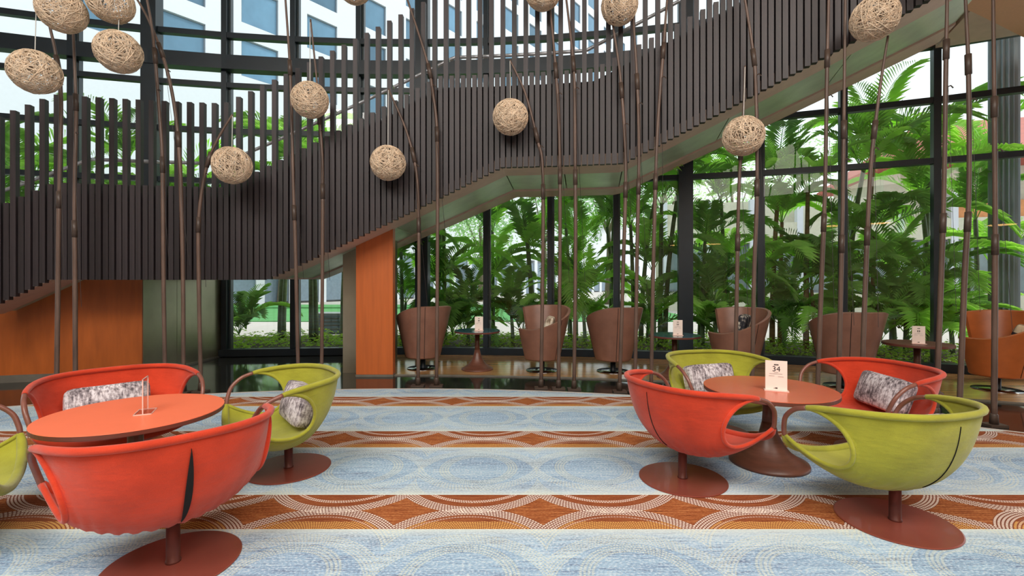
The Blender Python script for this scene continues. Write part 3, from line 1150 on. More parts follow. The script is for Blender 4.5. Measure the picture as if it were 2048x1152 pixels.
# ---------------------------------------------------------------- leather wrap-around armchairs
def armchair_meshes(mat_):
    NA, NZ = 56, 12
    B0, B1 = math.radians(31), math.radians(329)

    def height(s):
        a = 1.0
        b = 0.66
        q = min(1, max(0, (s - 0.30) / 0.56))
        return a + (b - a) * (q * q * (3 - 2 * q)) - 0.03 * max(0, 0.12 - s) / 0.12

    def pt(s, f, inner):
        th = B0 + (B1 - B0) * s
        z = 0.20 + (height(s) - 0.20) * f
        r = 0.275 + 0.185 * ((z - 0.2) / 0.8) ** 1.0
        if inner:
            r -= 0.045
            z = max(z, 0.22)
        return Vector((r * math.sin(th), r * math.cos(th), z))
    mb = MB()
    out = [[pt(i / NA, j / NZ, False) for j in range(NZ + 1)] for i in range(NA + 1)]
    inn = [[pt(i / NA, j / NZ, True) for j in range(NZ + 1)] for i in range(NA + 1)]
    mb.grid(out, True)
    mb.grid(inn)
    mb.grid([[out[i][NZ], (out[i][NZ] + inn[i][NZ]) / 2 + Vector((0, 0, 0.012)), inn[i][NZ]] for i in range(NA + 1)])
    mb.grid([[inn[i][0], out[i][0]] for i in range(NA + 1)])
    for i, fl_ in ((0, False), (NA, True)):
        mb.grid([[out[i][j], (out[i][j] + inn[i][j]) / 2, inn[i][j]] for j in range(NZ + 1)], fl_)
    sh = mb.me('shell', True)
    sh.materials.append(mat_)
    bt = MB().lathe([(0.10, 0.185), (0.262, 0.185), (0.272, 0.20), (0.272, 0.23)], 40).me('under_tray', True)
    bt.materials.append(mat_)
    st = MB().lathe([(0.222, 0.205), (0.235, 0.24), (0.258, 0.34), (0.268, 0.39), (0.25, 0.42), (0.15, 0.432), (0.01, 0.432)], 40)
    for v in st.v:
        v.y = v.y * 1.0 + (0.035 if v.y > 0.0 else 0.0) * min(1, v.y / 0.15)
    stm = st.me('seat_cushion', True)
    stm.materials.append(M['leather_seat'])
    seam = MB().tube([pt(0.30, j / NZ, False) * 1.0 + Vector((0, 0, 0)) for j in range(NZ + 1)], 0.004, 5).tube([pt(0.60, j / NZ, False) for j in range(NZ + 1)], 0.004, 5).me('seam', True)
    seam.materials.append(M['slit'])
    return sh, bt, stm, seam


AM = {'leather': armchair_meshes(M['leather']), 'leather_warm_lit': armchair_meshes(M['leather_warm_lit'])}
post_me = MB().lathe([(0.045, 0.01), (0.04, 0.02), (0.04, 0.19)], 20).me('post', True)
post_me.materials.append(M['frame_black'])
disc_me = MB().lathe([(0.25, 0.0), (0.252, 0.004), (0.248, 0.010), (0.06, 0.014)], 48).me('base_disc', True)
disc_me.materials.append(M['chrome'])


def armchair(label, x, Y, rz_deg, mt='leather'):
    X = (x - CX) / F_PX * Y
    z = 0.002
    t = thing('leather_armchair', label, 'armchair', (X, Y, z), math.radians(rz_deg), 'leather wrap-around armchairs along the windows')
    for nm_, me_ in zip(('shell', 'under_tray', 'seat_cushion', 'seam'), AM[mt]):
        link(nm_, me_, None, t)
    link('post', post_me, None, t)
    link('base_disc', disc_me, None, t)
    return t, X


armchair('brown leather armchair beside the timber pillar, its tall back to us', 846, 7.62, -45)
armchair('brown leather armchair with an ivory cushion, second from the pillar', 1084, 7.42, 72)
armchair('brown leather armchair third from the pillar with its plain back to us', 1226, 7.36, -62)
armchair('brown leather armchair holding a black and white cushion, right of the black column', 1472, 6.8, 46)
armchair('wide brown leather armchair behind the red bowl chair at the right', 1690, 6.3, -86)
armchair('warm-lit brown leather armchair with a plaid cushion at the right edge', 1994, 6.12, 32, 'leather_warm_lit')
for (x, y, Y), me_mat, rz, lb in (((1098, 652, 7.42), 'cushion_ivory', 80, 'ivory cushion tucked into the second leather armchair from the pillar'),
                                  ((1486, 650, 6.8), 'cushion_bw', 50, 'black and white patterned cushion in the leather armchair right of the black column'),
                                  ((2040, 672, 6.15), 'cushion_plaid', 40, 'cream and navy plaid cushion in the warm-lit armchair at the right edge')):
    cm_ = cushion_mesh('small_cushion', 0.17, 0.075, 0.155, M[me_mat])
    o = thing('small_cushion', lb, 'cushion', px(x, y, Y), math.radians(rz), 'cushions in the leather armchairs')
    o.rotation_euler = (math.radians(14), 0, math.radians(rz))
    link('pad', cm_, None, o)
    pm_ = MB().tube([(0.166 * math.copysign(abs(math.cos(a)) ** 0.35, math.cos(a)), 0, 0.146 * math.copysign(abs(math.sin(a)) ** 0.35, math.sin(a))) for a in [2 * PI * i / 32 for i in range(32)]], 0.006, 6, closed=True).me('piping', True)
    pm_.materials.append(M[me_mat])
    link('piping', pm_, None, o)

# ---------------------------------------------------------------- reed poles and woven ball lamps
RR = cr + 0.22


def ring_Y(x):
    k = (x - CX) / F_PX
    a = k * k + 1
    b = -2 * (k * cc.x + cc.y)
    c = cc.x ** 2 + cc.y ** 2 - RR * RR
    return (-b + math.sqrt(b * b - 4 * a * c)) / (2 * a)


plate_me = MB().box((-0.085, -0.06, 0), (0.085, 0.06, 0.02)).me('base_plate')
plate_me.materials.append(M['pole_base'])
POLES = [
    ([(113, 760), (116, 560), (118, 400), (122, 200), (112, 110), (98, 45), (78, -60)], 'first reed pole from the left, in front of the timber panel'),
    ([(151, 760), (150, 560), (149, 400), (152, 225), (147, 75), (140, -70)], 'second reed pole from the left, in front of the timber panel'),
    ([(331, 760), (327, 560), (325, 330), (318, 215), (307, 82), (294, 0), (276, -70)], 'third reed pole from the left, in front of the metal wall'),
    ([(367, 765), (366, 560), (360, 330), (350, 221), (332, 133), (303, 53), (275, 0), (228, -70)], 'fourth reed pole from the left, bending strongly at its top'),
    ([(402, 765), (397, 520), (399, 420), (415, 328), (438, 274), (465, 229)], 'short reed pole bending right over a low ball lamp, by the metal wall'),
    ([(597, 768), (591, 500), (587, 380), (581, 159), (571, 0), (566, -70)], 'straight reed pole left of the timber pillar'),
    ([(643, 768), (645, 500), (645, 330), (639, 244), (634, 166), (621, 39)], 'reed pole ending behind a ball lamp, just left of the pillar'),
    ([(836, 772), (838, 520), (834, 360), (815, 269), (777, 178)], 'short bent reed pole just right of the timber pillar'),
    ([(873, 772), (875, 480), (874, 269), (866, 190), (854, 122), (815, 0), (790, -70)], 'tall reed pole in front of the first armchair, leaning left at its top'),
    ([(1082, 779), (1086, 500), (1085, 335), (1075, 281), (1051, 188), (1020, 120)], 'bent reed pole in front of the second armchair, carrying the middle ball lamp'),
    ([(1117, 780), (1120, 500), (1119, 281), (1113, 159), (1100, 15), (1088, -70)], 'reed pole right of the bent one in front of the second armchair'),
    ([(1148, 781), (1151, 500), (1150, 281), (1148, 146), (1134, 10), (1122, -70)], 'reed pole between the second and third armchairs'),
    ([(1239, 785), (1247, 520), (1251, 380), (1250, 281), (1240, 150), (1226, 51), (1214, -40)], 'reed pole in front of the third armchair, leaning left'),
    ([(1270, 788), (1274, 520), (1278, 300), (1275, 180), (1267, 44), (1258, -70)], 'reed pole at the right side of the third armchair'),
    ([(1302, 792), (1307, 520), (1314, 281), (1325, 120), (1335, -10), (1340, -70)], 'reed pole left of the second blue side table, leaning right'),
    ([(1470, 806), (1474, 560), (1478, 376), (1486, 240), (1490, 132)], 'short reed pole behind the right hanging ball lamp'),
    ([(1504, 809), (1508, 560), (1514, 376), (1512, 180), (1505, 96), (1490, 0), (1478, -70)], 'tall reed pole right of the hanging ball lamp by the fourth armchair'),
    ([(1634, 824), (1643, 560), (1650, 376), (1654, 140), (1657, 0), (1658, -70)], 'left reed pole in front of the wide brown armchair'),
    ([(1676, 829), (1682, 560), (1686, 376), (1689, 140), (1691, -70)], 'middle reed pole in front of the wide brown armchair'),
    ([(1722, 834), (1731, 560), (1741, 342), (1758, 190), (1776, 72)], 'right reed pole of the wide armchair, leaning to the upper right ball lamp'),
    ([(1872, 850), (1882, 560), (1888, 376), (1892, 120), (1894, 10), (1894, -60)], 'reed pole beside the brown side table at the right'),
    ([(1918, 852), (1929, 560), (1938, 376), (1937, 150), (1932, 20), (1928, -60)], 'reed pole in front of the warm-lit armchair, left one'),
    ([(1988, 845), (1990, 560), (1990, 376), (1987, 60), (1986, -60)], 'rightmost reed pole, in front of the warm-lit armchair'),
]
for pts, lb in POLES:
    x0 = pts[0][0]
    Y = ring_Y(x0)
    base = Vector(((x0 - CX) / F_PX * Y, Y, -0.012))
    t = thing('reed_pole', 'slim brown ' + lb, 'pole', base, 0, 'reed poles around the carpet')
    P = [px(x, y, Y) - base for x, y in pts]
    P[0] = Vector((0, 0, 0.02))
    path = catmull(P, 8)
    link('base_plate', plate_me, None, t)
    L = len(path)
    a, b = int(L * 0.34), int(L * 0.62)
    put('lower_rod', MB().tube(path[:a + 1], 0.024, 8), M['pole_wood'], t, smooth=True)
    put('middle_rod', MB().tube(path[a:b + 1], 0.020, 8), M['pole_wood'], t, smooth=True)
    put('upper_rod', MB().tube(path[b:], [0.017 - 0.006 * i / (L - b) for i in range(L - b)], 8), M['pole_wood'], t, smooth=True)
    for j in (a, b):
        d = (path[j + 1] - path[j - 1]).normalized()
        put('collar', MB().tube([path[j] - d * 0.10, path[j] + d * 0.10], 0.029, 10), M['pole_base'], t, smooth=True)
    put('foot_sleeve', MB().lathe([(0.036, 0.02), (0.032, 0.11), (0.026, 0.12)], 14), M['pole_base'], t, smooth=True)
    j = int(L * 0.55)
    put('wire_clip', MB().tube([path[j], path[j] + Vector((0.03, -0.025, 0.012)), path[j] + Vector((0.055, -0.025, -0.012))], 0.007, 5), M['pole_base'], t)
    put('guy_wire', MB().tube([path[j] + Vector((0, -0.03, 0)), path[max(1, a // 2)] + Vector((0.12, -0.05, 0))], 0.0025, 4), M['wire_dark'], t)

# woven balls
rnd = random.Random(11)
shades = []
for variant in range(3):
    mb = MB()
    R = 0.222
    for i in range(125):
        nrm = Vector((rnd.gauss(0, 1), rnd.gauss(0, 1), rnd.gauss(0, 1))).normalized()
        off = rnd.uniform(-0.5, 0.5) * R
        rr = math.sqrt(R * R - off * off) * rnd.uniform(0.975, 1.02)
        u = nrm.orthogonal().normalized()
        v = nrm.cross(u)
        ph = rnd.uniform(0, 6.28)
        wv = rnd.uniform(0.004, 0.014)
        mb.tube([nrm * (off + wv * math.sin(3 * q + ph)) + (u * math.cos(q) + v * math.sin(q)) * rr for q in [2 * PI * k / 30 for k in range(30)]],
                0.0036, 3, closed=True)
    me_ = mb.me('woven_shade')
    me_.materials.append(M['twine'])
    shades.append(me_)
ringm = MB().tube([(0.05 * math.cos(a), 0.05 * math.sin(a), 0.217) for a in [2 * PI * k / 20 for k in range(20)]], 0.006, 6, closed=True).me('top_ring', True)
ringm.materials.append(M['twine'])
corem = MB().lathe([(0.016, 0.08), (0.03, 0.09), (0.03, 0.18), (0.012, 0.20), (0.012, 0.225)], 16).me('lamp_holder', True)
corem.materials.append(M['cord_pale'])
BALLS = [(70, 144, 75, -80, 5.15, 'woven ball lamp hanging lowest at the far left'),
         (124, 22, 130, -80, 5.25, 'woven ball lamp cut by the top edge, far left'),
         (221, 3, 225, -80, 5.35, 'woven ball lamp cut by the top edge, beside the thick black column'),
         (237, 104, 240, -80, 5.35, 'woven ball lamp in front of the thick black column at upper left'),
         (620, 200, 620, 45, 6.05, 'woven ball lamp hanging above the rising slats left of the pillar'),
         (464, 331, 465, 232, 5.9, 'woven ball lamp at the foot of the rising flight, left'),
         (776, 326, 777, 180, 6.2, 'woven ball lamp hanging over the dark slats above the pillar'),
         (1021, 234, 1020, 122, 6.1, 'round woven ball lamp hanging in the middle of the stair'),
         (1487, 272, 1490, 134, 5.55, 'woven ball lamp hanging in front of the stair soffit at right'),
         (1749, 37, 1765, -80, 5.1, 'woven ball lamp at upper right near the ceiling'),
         (1239, 12, 1239, -80, 5.95, 'woven ball lamp cut by the top edge, right of centre'),
         (1086, -17, 1086, -90, 6.05, 'woven ball lamp peeking in at the top edge, centre'),
         (708, -30, 708, -100, 6.1, 'woven ball lamp barely showing at the top edge, left of centre')]
for i, (x, y, tx, ty, Y, lb) in enumerate(BALLS):
    c = px(x, y, Y)
    t = thing('ball_lamp', 'beige ' + lb, 'lamp', c, 0, 'woven ball lamps hung from the reed poles')
    link('woven_shade', shades[i % 3], None, t, rot=(rnd.uniform(-0.3, 0.3), rnd.uniform(-0.3, 0.3), rnd.uniform(0, 6)))
    link('top_ring', ringm, None, t)
    link('lamp_holder', corem, None, t)
    tip = px(tx, ty, Y) - c
    put('cord', MB().tube([(0, 0, 0.22), tip], 0.0045, 6), M['cord_pale'], t)

# ---------------------------------------------------------------- pendant lamps behind us (their glow shows in the glass)
for x, y, z, r, lb in ((1.9, -4.0, 2.95, 0.30, 'warm pendant lamp reflected in the panes above the second armchair'),
                       (6.6, -2.2, 3.0, 0.32, 'warm pendant lamp reflected in the panes by the black column'),
                       (4.6, -5.5, 3.6, 0.34, 'warm pendant lamp reflected higher in the panes left of the black column'),
                       (8.2, -1.6, 3.2, 0.34, 'warm pendant lamp reflected in the panes behind the fourth armchair')):
    t = thing('pendant_lamp', lb, 'lamp', (x, y, z), 0, 'pendant lamps at the rear of the lobby')
    put('shade', MB().lathe([(r, 0.0), (r * 0.97, 0.05), (r * 0.4, 0.14), (0.04, 0.18)], 28), M['edge_brown'], t, smooth=True)
    put('glow_ring', MB().lathe([(r * 0.2, -0.008), (r * 0.95, -0.008), (r * 0.95, -0.001)], 28), M['lamp_glow'], t)
    put('cord', MB().tube([(0, 0, 0.17), (0, 0, 8.0 - z)], 0.008, 6), M['wire_dark'], t)

# ---------------------------------------------------------------- outdoors: ground
tag(put('ground', MB().box((-60, 9.6, -0.3), (60, 140, -0.03)), M['concrete']), 'pale paved ground outside the glass', 'ground', kind='structure')


def ring_slab(name, r0, r1, p0, p1, z, th, mat, label, cat):
    o = put(name, arc_strip(r0, r1, math.radians(p0), math.radians(p1), lambda q: z - th, 60, th), M[mat])
    return tag(o, label, cat, kind='structure')


ring_slab('planting_bed', 21.75, 24.2, -34, 40, 0.03, 0.3, 'soil', 'planted soil bed right outside the glass', 'planting bed')
ring_slab('bed_kerb', 24.2, 24.4, -34, 40, 0.07, 0.3, 'concrete', 'pale kerb at the outer edge of the planting bed', 'kerb')
tag(put('lawn', MB().box((-40, 16.6, -0.1), (7, 24, 0.0)), M['lawn']), 'flat bright green lawn beyond the path', 'lawn', kind='structure')
tag(put('lawn_strip', MB().box((-40, 24.5, -0.1), (4, 27, 0.06)), M['lawn']), 'narrow second strip of bright green lawn further back', 'lawn', kind='structure')

# ground cover: small leaves, nobody could count them
rg = random.Random(3)
gc = MB()
for i in range(5200):
    q = math.radians(rg.uniform(-30, 36))
    r = rg.uniform(21.85, 24.1)
    b = cyl(r, q, 0.02)
    hgt = rg.uniform(0.06, 0.30) * (0.75 + 0.35 * math.sin(q * 40) ** 2)
    for s in range(3):
        a = rg.uniform(0, 6.28)
        d = Vector((math.cos(a), math.sin(a), 0))
        s_ = Vector((-d.y, d.x, 0))
        c = b + Vector((rg.uniform(-0.05, 0.05), rg.uniform(-0.05, 0.05), hgt * rg.uniform(0.5, 1)))
        l = rg.uniform(0.05, 0.10)
        gc.add([c, c + d * l * 0.5 + s_ * l * 0.3 + Vector((0, 0, 0.02)), c + d * l + Vector((0, 0, -0.005)), c + d * l * 0.5 - s_ * l * 0.3 + Vector((0, 0, 0.02))], [(0, 1, 2, 3)])
o = put('ground_cover', gc, M['ground_leaf'])
tag(o, 'low leafy ground cover plants filling the bed along the glass', 'plants', kind='stuff')

# ---------------------------------------------------------------- outdoors: palms
def frond_mesh(i, L, droop, npairs, seed, wl):
    r = random.Random(seed)
    mb = MB()
    pts = []
    x = z = 0.0
    ang = math.radians(70)
    N = 14
    for k in range(N + 1):
        pts.append(Vector((x, 0, z)))
        a = ang - droop * (k / N) ** 1.4
        x += L / N * math.cos(a)
        z += L / N * math.sin(a)
    mb.tube(pts, [0.014 * (1 - 0.85 * k / N) for k in range(N + 1)], 4)
    for k in range(npairs):
        t = 0.16 + 0.84 * (k + 0.5) / npairs
        p = sample(pts, t)
        d = (sample(pts, min(1, t + 0.03)) - sample(pts, max(0, t - 0.03))).normalized()
        up = Vector((-d.z, 0, d.x))
        ln = wl * (math.sin(PI * (0.12 + 0.80 * t)) ** 0.7) * r.uniform(0.88, 1.08)
        for sg in (-1, 1):
            out = (Vector((0, sg, 0)) * 0.78 + d * (0.55 + 0.5 * t) + up * r.uniform(0.25, 0.55)).normalized()
            tip = p + out * ln + Vector((0, 0, -0.30 * ln))
            mid = p + out * ln * 0.5 + Vector((0, 0, 0.0))
            wv = d.cross(out).cross(out).normalized() * 0.0088
            mb.add([p, mid + wv, tip, mid - wv], [(0, 1, 2), (0, 2, 3)])
    me_ = mb.me('frond')
    me_.materials.append(M['palm_leaf'])
    return me_


FR = [frond_mesh(0, 1.9, math.radians(85), 28, 1, 0.56), frond_mesh(1, 2.2, math.radians(105), 32, 2, 0.60),
      frond_mesh(2, 1.6, math.radians(65), 24, 3, 0.52), frond_mesh(3, 2.3, math.radians(120), 34, 4, 0.60),
      frond_mesh(4, 1.4, math.radians(50), 21, 5, 0.46), frond_mesh(5, 2.0, math.radians(130), 30, 6, 0.56)]
rp = random.Random(21)


def palm(x, Y, heights, lb, brown=False, fsc=1.0, name='areca_palm', nf=7, lean=0.10, lo=0.0):
    X = (x - CX) / F_PX * Y
    t = thing(name, lb, 'palm', (X, Y, 0.02), 0, 'palms planted outside the glass wall')
    for ci, h in enumerate(heights):
        a = rp.uniform(0, 6.28)
        b = Vector((0.16 * math.cos(a) * (ci > 0), 0.16 * math.sin(a) * (ci > 0), 0))
        ld = Vector((rp.uniform(-1, 1), rp.uniform(-0.5, 0.6), 0)) * lean * h
        if h > 0.5:
            pts = [b + ld * (q * q) + Vector((0, 0, h * q)) for q in [k / 7 for k in range(8)]]
            r0 = 0.038 + 0.006 * h
            put('cane', MB().tube(pts, [r0 * (1 - 0.35 * k / 7) for k in range(8)], 8), M['cane_brown' if brown else 'cane_green'], t, smooth=True)
        tp = b + ld + Vector((0, 0, h * 0.985))
        ph = rp.uniform(0, 6.28)
        for k in range(nf):
            az = ph + k * 2.4
            sc = fsc * rp.uniform(0.7, 1.0) * (0.75 if h < 1 else 1)
            tilt = rp.uniform(-0.35, 0.35) + (0.25 if k > nf * 0.6 else 0)
            o = link('frond', FR[rp.randrange(6)], None, t, loc=tp, scale=(sc, sc, sc))
            o.rotation_euler = Euler((0, tilt, az), 'XYZ')
    return t


PALMS = [
    (20, 9.9, (3.6, 2.8), 'feathery palm behind the slats at the far left edge'),
    (120, 10.6, (2.6, 3.3), 'feathery palm beneath the lowest left ball lamp'),
    (225, 10.2, (4.0, 3.0, 2.2), 'tall feathery palm left of the thick black column, upper left'),
    (345, 10.9, (3.2, 2.4), 'feathery palm right of the thick black column, upper left'),
    (430, 11.6, (2.9, 2.2), 'feathery palm behind the low ball lamp at the left'),
    (478, 10.1, (0.25, 0.35), 'low bushy palm in the left window beside the metal wall'),
    (560, 11.0, (3.9, 3.2), 'palm with two canes behind the mullion of the left window'),
    (632, 10.7, (4.2, 3.6), 'palm with slanting grey canes in the left window'),
    (690, 11.4, (3.7, 2.9), 'palm just behind the timber pillar'),
    (806, 10.3, (0.9, 1.6, 2.0), 'dense palm just right of the timber pillar'),
    (876, 10.6, (3.6, 2.9, 1.2), 'palm with straight green canes right of the black mullion by the pillar'),
    (930, 10.0, (0.3, 0.8), 'low arching palm behind the first blue side table'),
    (986, 10.9, (2.5, 1.3), 'fresh green palm with broad upright fronds left of centre'),
    (1065, 10.4, (3.4, 2.0), 'leaning palm left of the central mullion behind the second armchair'),
    (1140, 11.1, (2.9, 2.2, 1.2), 'palm right of the central mullion behind the reed poles'),
    (1185, 10.2, (0.4, 1.0), 'short palm between the second and third armchairs'),
    (1222, 10.8, (3.6, 2.6), 'tall palm behind the third armchair'),
    (1282, 10.4, (3.2, 2.6, 1.6), 'palm with brown leaning canes right of the third armchair'),
    (1330, 10.0, (3.6, 3.0), 'tall green-caned palm left of the column by the second blue table'),
    (1405, 9.9, (2.2, 0.8), 'dark palm with drooping crown right of the thick black column'),
    (1450, 10.4, (3.1, 1.6), 'palm behind the fourth armchair'),
    (1512, 9.8, (0.6, 1.1), 'short palm right of the black and white cushion'),
    (1560, 9.9, (2.6, 3.4), 'palm with a brown trunk between the fourth and fifth armchairs', True),
    (1612, 9.5, (3.2, 1.2), 'palm with a slanting dark trunk left of the wide armchair', True),
    (1690, 9.6, (3.6, 2.2), 'tall palm behind the wide armchair'),
    (1745, 9.2, (2.3, 3.9), 'orange-stemmed palm behind the wide armchair at its right', True),
    (1800, 8.9, (0.5, 1.5), 'bushy palm with a slanting trunk left of the brown side table'),
    (1850, 9.3, (4.0, 3.0), 'tall palm behind the mullion beside the brown side table'),
    (1905, 8.9, (0.8, 0.4), 'dense low palm left of the warm-lit armchair'),
    (1935, 9.6, (3.5, 2.6), 'bright green palm with arching fronds at the right'),
    (905, 10.1, (0.3, 0.5, 0.2), 'low leafy palm right of the first armchair'),
    (1040, 10.0, (0.4, 0.9, 0.3), 'low leafy palm left of the second armchair'),
    (1120, 10.1, (0.3, 0.6), 'low leafy palm behind the right side of the second armchair'),
    (1300, 9.8, (0.3, 0.7), 'low leafy palm left of the second blue side table'),
    (1430, 9.7, (0.4, 1.0, 0.3), 'low leafy palm behind the left side of the fourth armchair'),
    (1585, 9.4, (0.3, 0.9, 0.4), 'low leafy palm left of the wide armchair'),
    (1665, 9.2, (0.5, 1.2), 'low leafy palm behind the left side of the wide armchair'),
    (1770, 8.8, (0.4, 0.9, 0.3), 'low leafy palm right of the wide armchair'),
    (1830, 8.7, (0.5, 1.3, 0.3), 'dark low palm behind the brown side table'),
    (1875, 8.6, (0.3, 0.9), 'low leafy palm between the brown side table and warm-lit armchair'),
    (1990, 9.9, (1.8,), 'palm beside the fluted grey column at the right'),
]
for r in PALMS:
    palm(r[0], r[1], r[2], r[3] + ', outside the glass' if 'outside' not in r[3] else r[3], len(r) > 4 and r[4])

# grey fluted column outside at the right
fc = thing('fluted_column', 'grey fluted metal column outside the glass at the right', 'column', (8.75, 8.45, 0))
mb = MB()
prof_ = []
for k in range(72):
    a = 2 * PI * k / 72
    prof_.append((0.19 + 0.014 * math.cos(18 * a), a))
mb.add([(r * math.cos(a), r * math.sin(a), z) for z in (0.55, 7.4) for r, a in prof_], [(i, (i + 1) % 72, (i + 1) % 72 + 72, i + 72) for i in range(72)])
put('shaft', mb, M['column_grey'], fc)
put('plinth', MB().lathe([(0.26, -0.03), (0.26, 0.42), (0.24, 0.45), (0.24, 0.52), (0.21, 0.56)], 36), M['column_grey'], fc)
put('capital', MB().lathe([(0.21, 7.4), (0.26, 7.45), (0.26, 7.7)], 36), M['column_grey'], fc)

# outdoor air-conditioning unit beside the left window
ac = thing('outdoor_unit', 'grey slatted outdoor cooling unit in the left window beside the pillar', 'air conditioner', (px(672, 660, 12.2).x, 12.2, -0.03))
put('casing', MB().box((-0.55, -0.25, 0), (0.55, 0.3, 0.62)), M['ac_grey'], ac, bevel=0.02)
for k in range(6):
    put('slat', MB().box((-0.52, -0.275, 0.06 + k * 0.09), (0.52, -0.245, 0.11 + k * 0.09)), M['shutter'], ac)

# ---------------------------------------------------------------- outdoors: the white hotel
hd = Vector((0.634, 0.773, 0)).normalized()
H0 = Vector((-18.0, 26.0, 0))
hotel = thing('hotel_building', 'long white hotel with rows of blue windows, receding to the right', 'building', H0, math.atan2(hd.y, hd.x))
PITCH, WW = 4.05, 2.17
COLS = range(-3, 15)
ROWS = [13.65 + 3.2 * i for i in range(8)]
WH = 2.25
TA, TB = -3.5 * PITCH, 14.6 * PITCH
ZH = ROWS[-1] + 4
wall = MB()
# local frame: +x runs along the facade, -y faces us
wall.box((TA, 0, 3.6), (TB, 0.5, ROWS[0]))
for i, z in enumerate(ROWS):
    zt = z + WH
    zn = ROWS[i + 1] if i + 1 < len(ROWS) else ZH
    wall.box((TA, 0, zt), (TB, 0.5, zn))
    xs = [TA]
    for c in COLS:
        xs += [c * PITCH - WW / 2, c * PITCH + WW / 2]
    xs.append(TB)
    for a, b in zip(xs[0::2], xs[1::2]):
        wall.box((a, 0, z), (b, 0.5, zt))
put('wall', wall, M['hotel_wall'], hotel)
fr = MB()
for a, b in (((-WW / 2, 0.10, 0), (-WW / 2 + 0.06, 0.22, WH)), ((WW / 2 - 0.06, 0.10, 0), (WW / 2, 0.22, WH)), ((-WW / 2, 0.10, 0), (WW / 2, 0.22, 0.06)), ((-WW / 2, 0.10, WH - 0.06), (WW / 2, 0.22, WH))):
    fr.box(a, b)
frm = fr.me('window')
frm.materials.append(M['hotel_frame'])
gpm = MB().box((-WW / 2 + 0.06, 0.15, 0.06), (WW / 2 - 0.06, 0.19, WH - 0.06)).me('pane')
gpm.materials.append(M['hotel_glass'])
for z in ROWS:
    for c in COLS:
        wdw = link('window', frm, None, hotel, loc=(c * PITCH, 0, z))
        link('pane', gpm, None, wdw)
put('back_wall', MB().box((TA, 0.5, 0), (TB, 9, ZH)), M['hotel_wall'], hotel)
# ground floor: piers with shuttered bays
prm = MB().box((-0.25, 0.0, -0.03), (0.25, 0.5, 3.6)).me('pier')
prm.materials.append(M['hotel_wall'])
for c in range(-7, 30):
    link('pier', prm, None, hotel, loc=(c * 2.03, 0, 0))
shm = MB().box((-0.75, 0.12, 0), (0.75, 0.2, 3.2)).me('shutter')
shm.materials.append(M['shutter'])
for c in range(-7, 24):
    link('shutter', shm, None, hotel, loc=(c * 2.03 + 1.015, 0, 0.1))

# pavilion with a red roof at the right
pv = thing('pavilion', 'cream garden pavilion with a red roof and glazed front, behind the right palms', 'building', (15, 21, -0.03), math.radians(-14))
put('wall', MB().box((-8, 0, 0), (10, 6, 0.9)).box((-8, 0, 3.2), (10, 6, 4.1)).box((-8, 0.6, 0), (10, 6, 5.2)).box((1.5, 0.6, 5.2), (10, 6, 6.4)), M['pavilion_wall'], pv)
for k in range(10):
    put('post', MB().box((-8 + 1.95 * k, -0.02, 0), (-7.75 + 1.95 * k, 0.35, 5.2)), M['hotel_wall'], pv)
for k in range(9):
    f_ = put('window', MB().box((-7.75 + 1.95 * k, 0.25, 0.9), (-6.05 + 1.95 * k, 0.32, 3.2)), M['hotel_frame'], pv)
    put('pane', MB().box((-7.65 + 1.95 * k, 0.22, 1.0), (-6.15 + 1.95 * k, 0.26, 3.1)), M['pavilion_glass'], f_)
    if k >= 6:
        put('balcony_rail', MB().box((-7.75 + 1.95 * k, 0.1, 4.1), (-6.05 + 1.95 * k, 0.18, 4.8)), M['wood_orange'], pv)
rf = MB().add([(1, -1.2, 6.3), (11, -1.2, 6.3), (11, 7, 6.3), (1, 7, 6.3), (4, 3, 9.0), (8.5, 3, 9.0), (1, -1.2, 6.5), (11, -1.2, 6.5), (11, 7, 6.5), (1, 7, 6.5)],
              [(0, 3, 2, 1), (0, 1, 7, 6), (1, 2, 8, 7), (2, 3, 9, 8), (3, 0, 6, 9), (6, 7, 5, 4), (7, 8, 5), (8, 9, 4, 5), (9, 6, 4)])
put('roof', rf, M['roof_red'], pv)

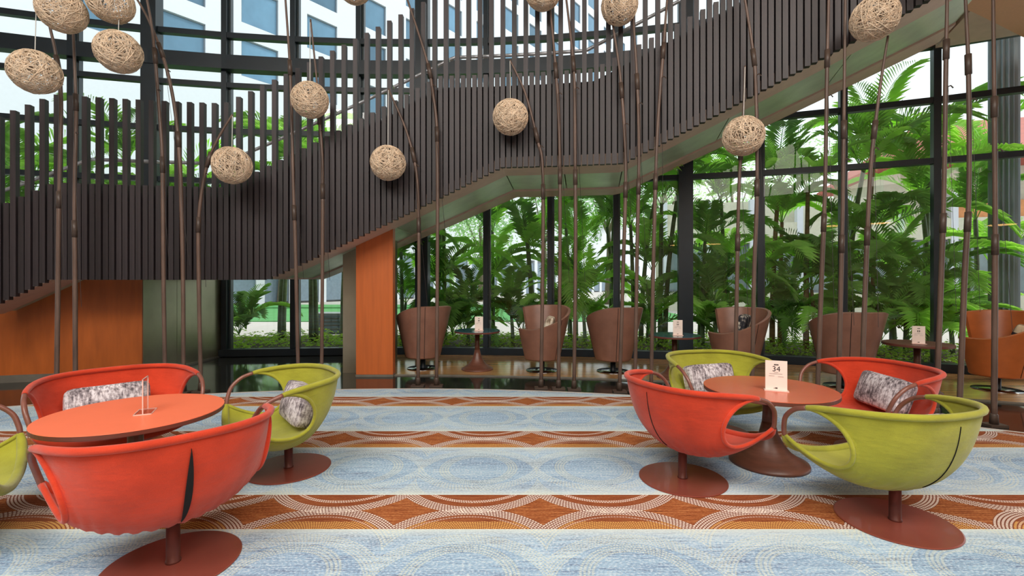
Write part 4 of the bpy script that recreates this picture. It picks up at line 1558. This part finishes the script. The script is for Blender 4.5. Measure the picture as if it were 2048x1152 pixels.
# leafy trees beyond the lawn
def leafy_tree(x, Y, h, rx, rzz, lb, seed, n=2600):
    r = random.Random(seed)
    X = (x - CX) / F_PX * Y
    t = thing('garden_tree', lb, 'tree', (X, Y, 0), 0, 'trees beyond the lawn')
    put('trunk', MB().tube([(0, 0, -0.03), (0.1, 0, h * 0.3), (0, 0.1, h * 0.6)], [0.2, 0.15, 0.09], 8), M['bark'], t, smooth=True)
    for k in range(4):
        a = k * 1.6 + r.random()
        put('branch', MB().tube([(0.05, 0, h * 0.38), (rx * 0.5 * math.cos(a), rx * 0.5 * math.sin(a), h * 0.68)], [0.08, 0.03], 6), M['bark'], t)
    mb = MB()
    lobes = [Vector((r.gauss(0, 0.45), r.gauss(0, 0.45), r.uniform(-0.7, 0.8))) for _ in range(12)]
    for i in range(n):
        c = lobes[r.randrange(12)] + Vector((r.gauss(0, 1), r.gauss(0, 1), r.gauss(0, 1))).normalized() * 0.42 * r.random() ** 0.4
        p = Vector((c.x * rx, c.y * rx, h * 0.66 + c.z * rzz))
        d = Vector((r.gauss(0, 1), r.gauss(0, 1), r.gauss(0, 0.6))).normalized()
        s = d.orthogonal().normalized()
        l = r.uniform(0.16, 0.30)
        mb.add([p, p + d * l * 0.5 + s * l * 0.3, p + d * l, p + d * l * 0.5 - s * l * 0.3], [(0, 1, 2, 3)])
    put('crown', mb, M['tree_leaf'], t)['kind'] = 'stuff'
    return t


for a in ((560, 30, 6.5, 2.6, 2.0, 'pale green tree beyond the lawn seen in the left window', 30),
          (850, 29, 9.5, 3.0, 3.4, 'pale green tree beyond the lawn right of the pillar', 31),
          (960, 33, 9.0, 3.0, 3.2, 'pale green tree beyond the lawn behind the first blue side table', 37),
          (1085, 27, 9.5, 3.0, 3.6, 'pale green tree beyond the lawn behind the second armchair', 32),
          (1215, 29, 11, 3.4, 4.2, 'pale green tree beyond the lawn behind the third armchair', 33),
          (1330, 26, 11.5, 3.2, 4.4, 'pale green tree beyond the lawn left of the thick black column', 34),
          (1465, 34, 13, 4.2, 5.0, 'green tree beyond the path behind the fourth armchair', 35),
          (1600, 36, 12, 4.0, 4.4, 'green tree behind the cream pavilion', 36)):
    leafy_tree(*a)
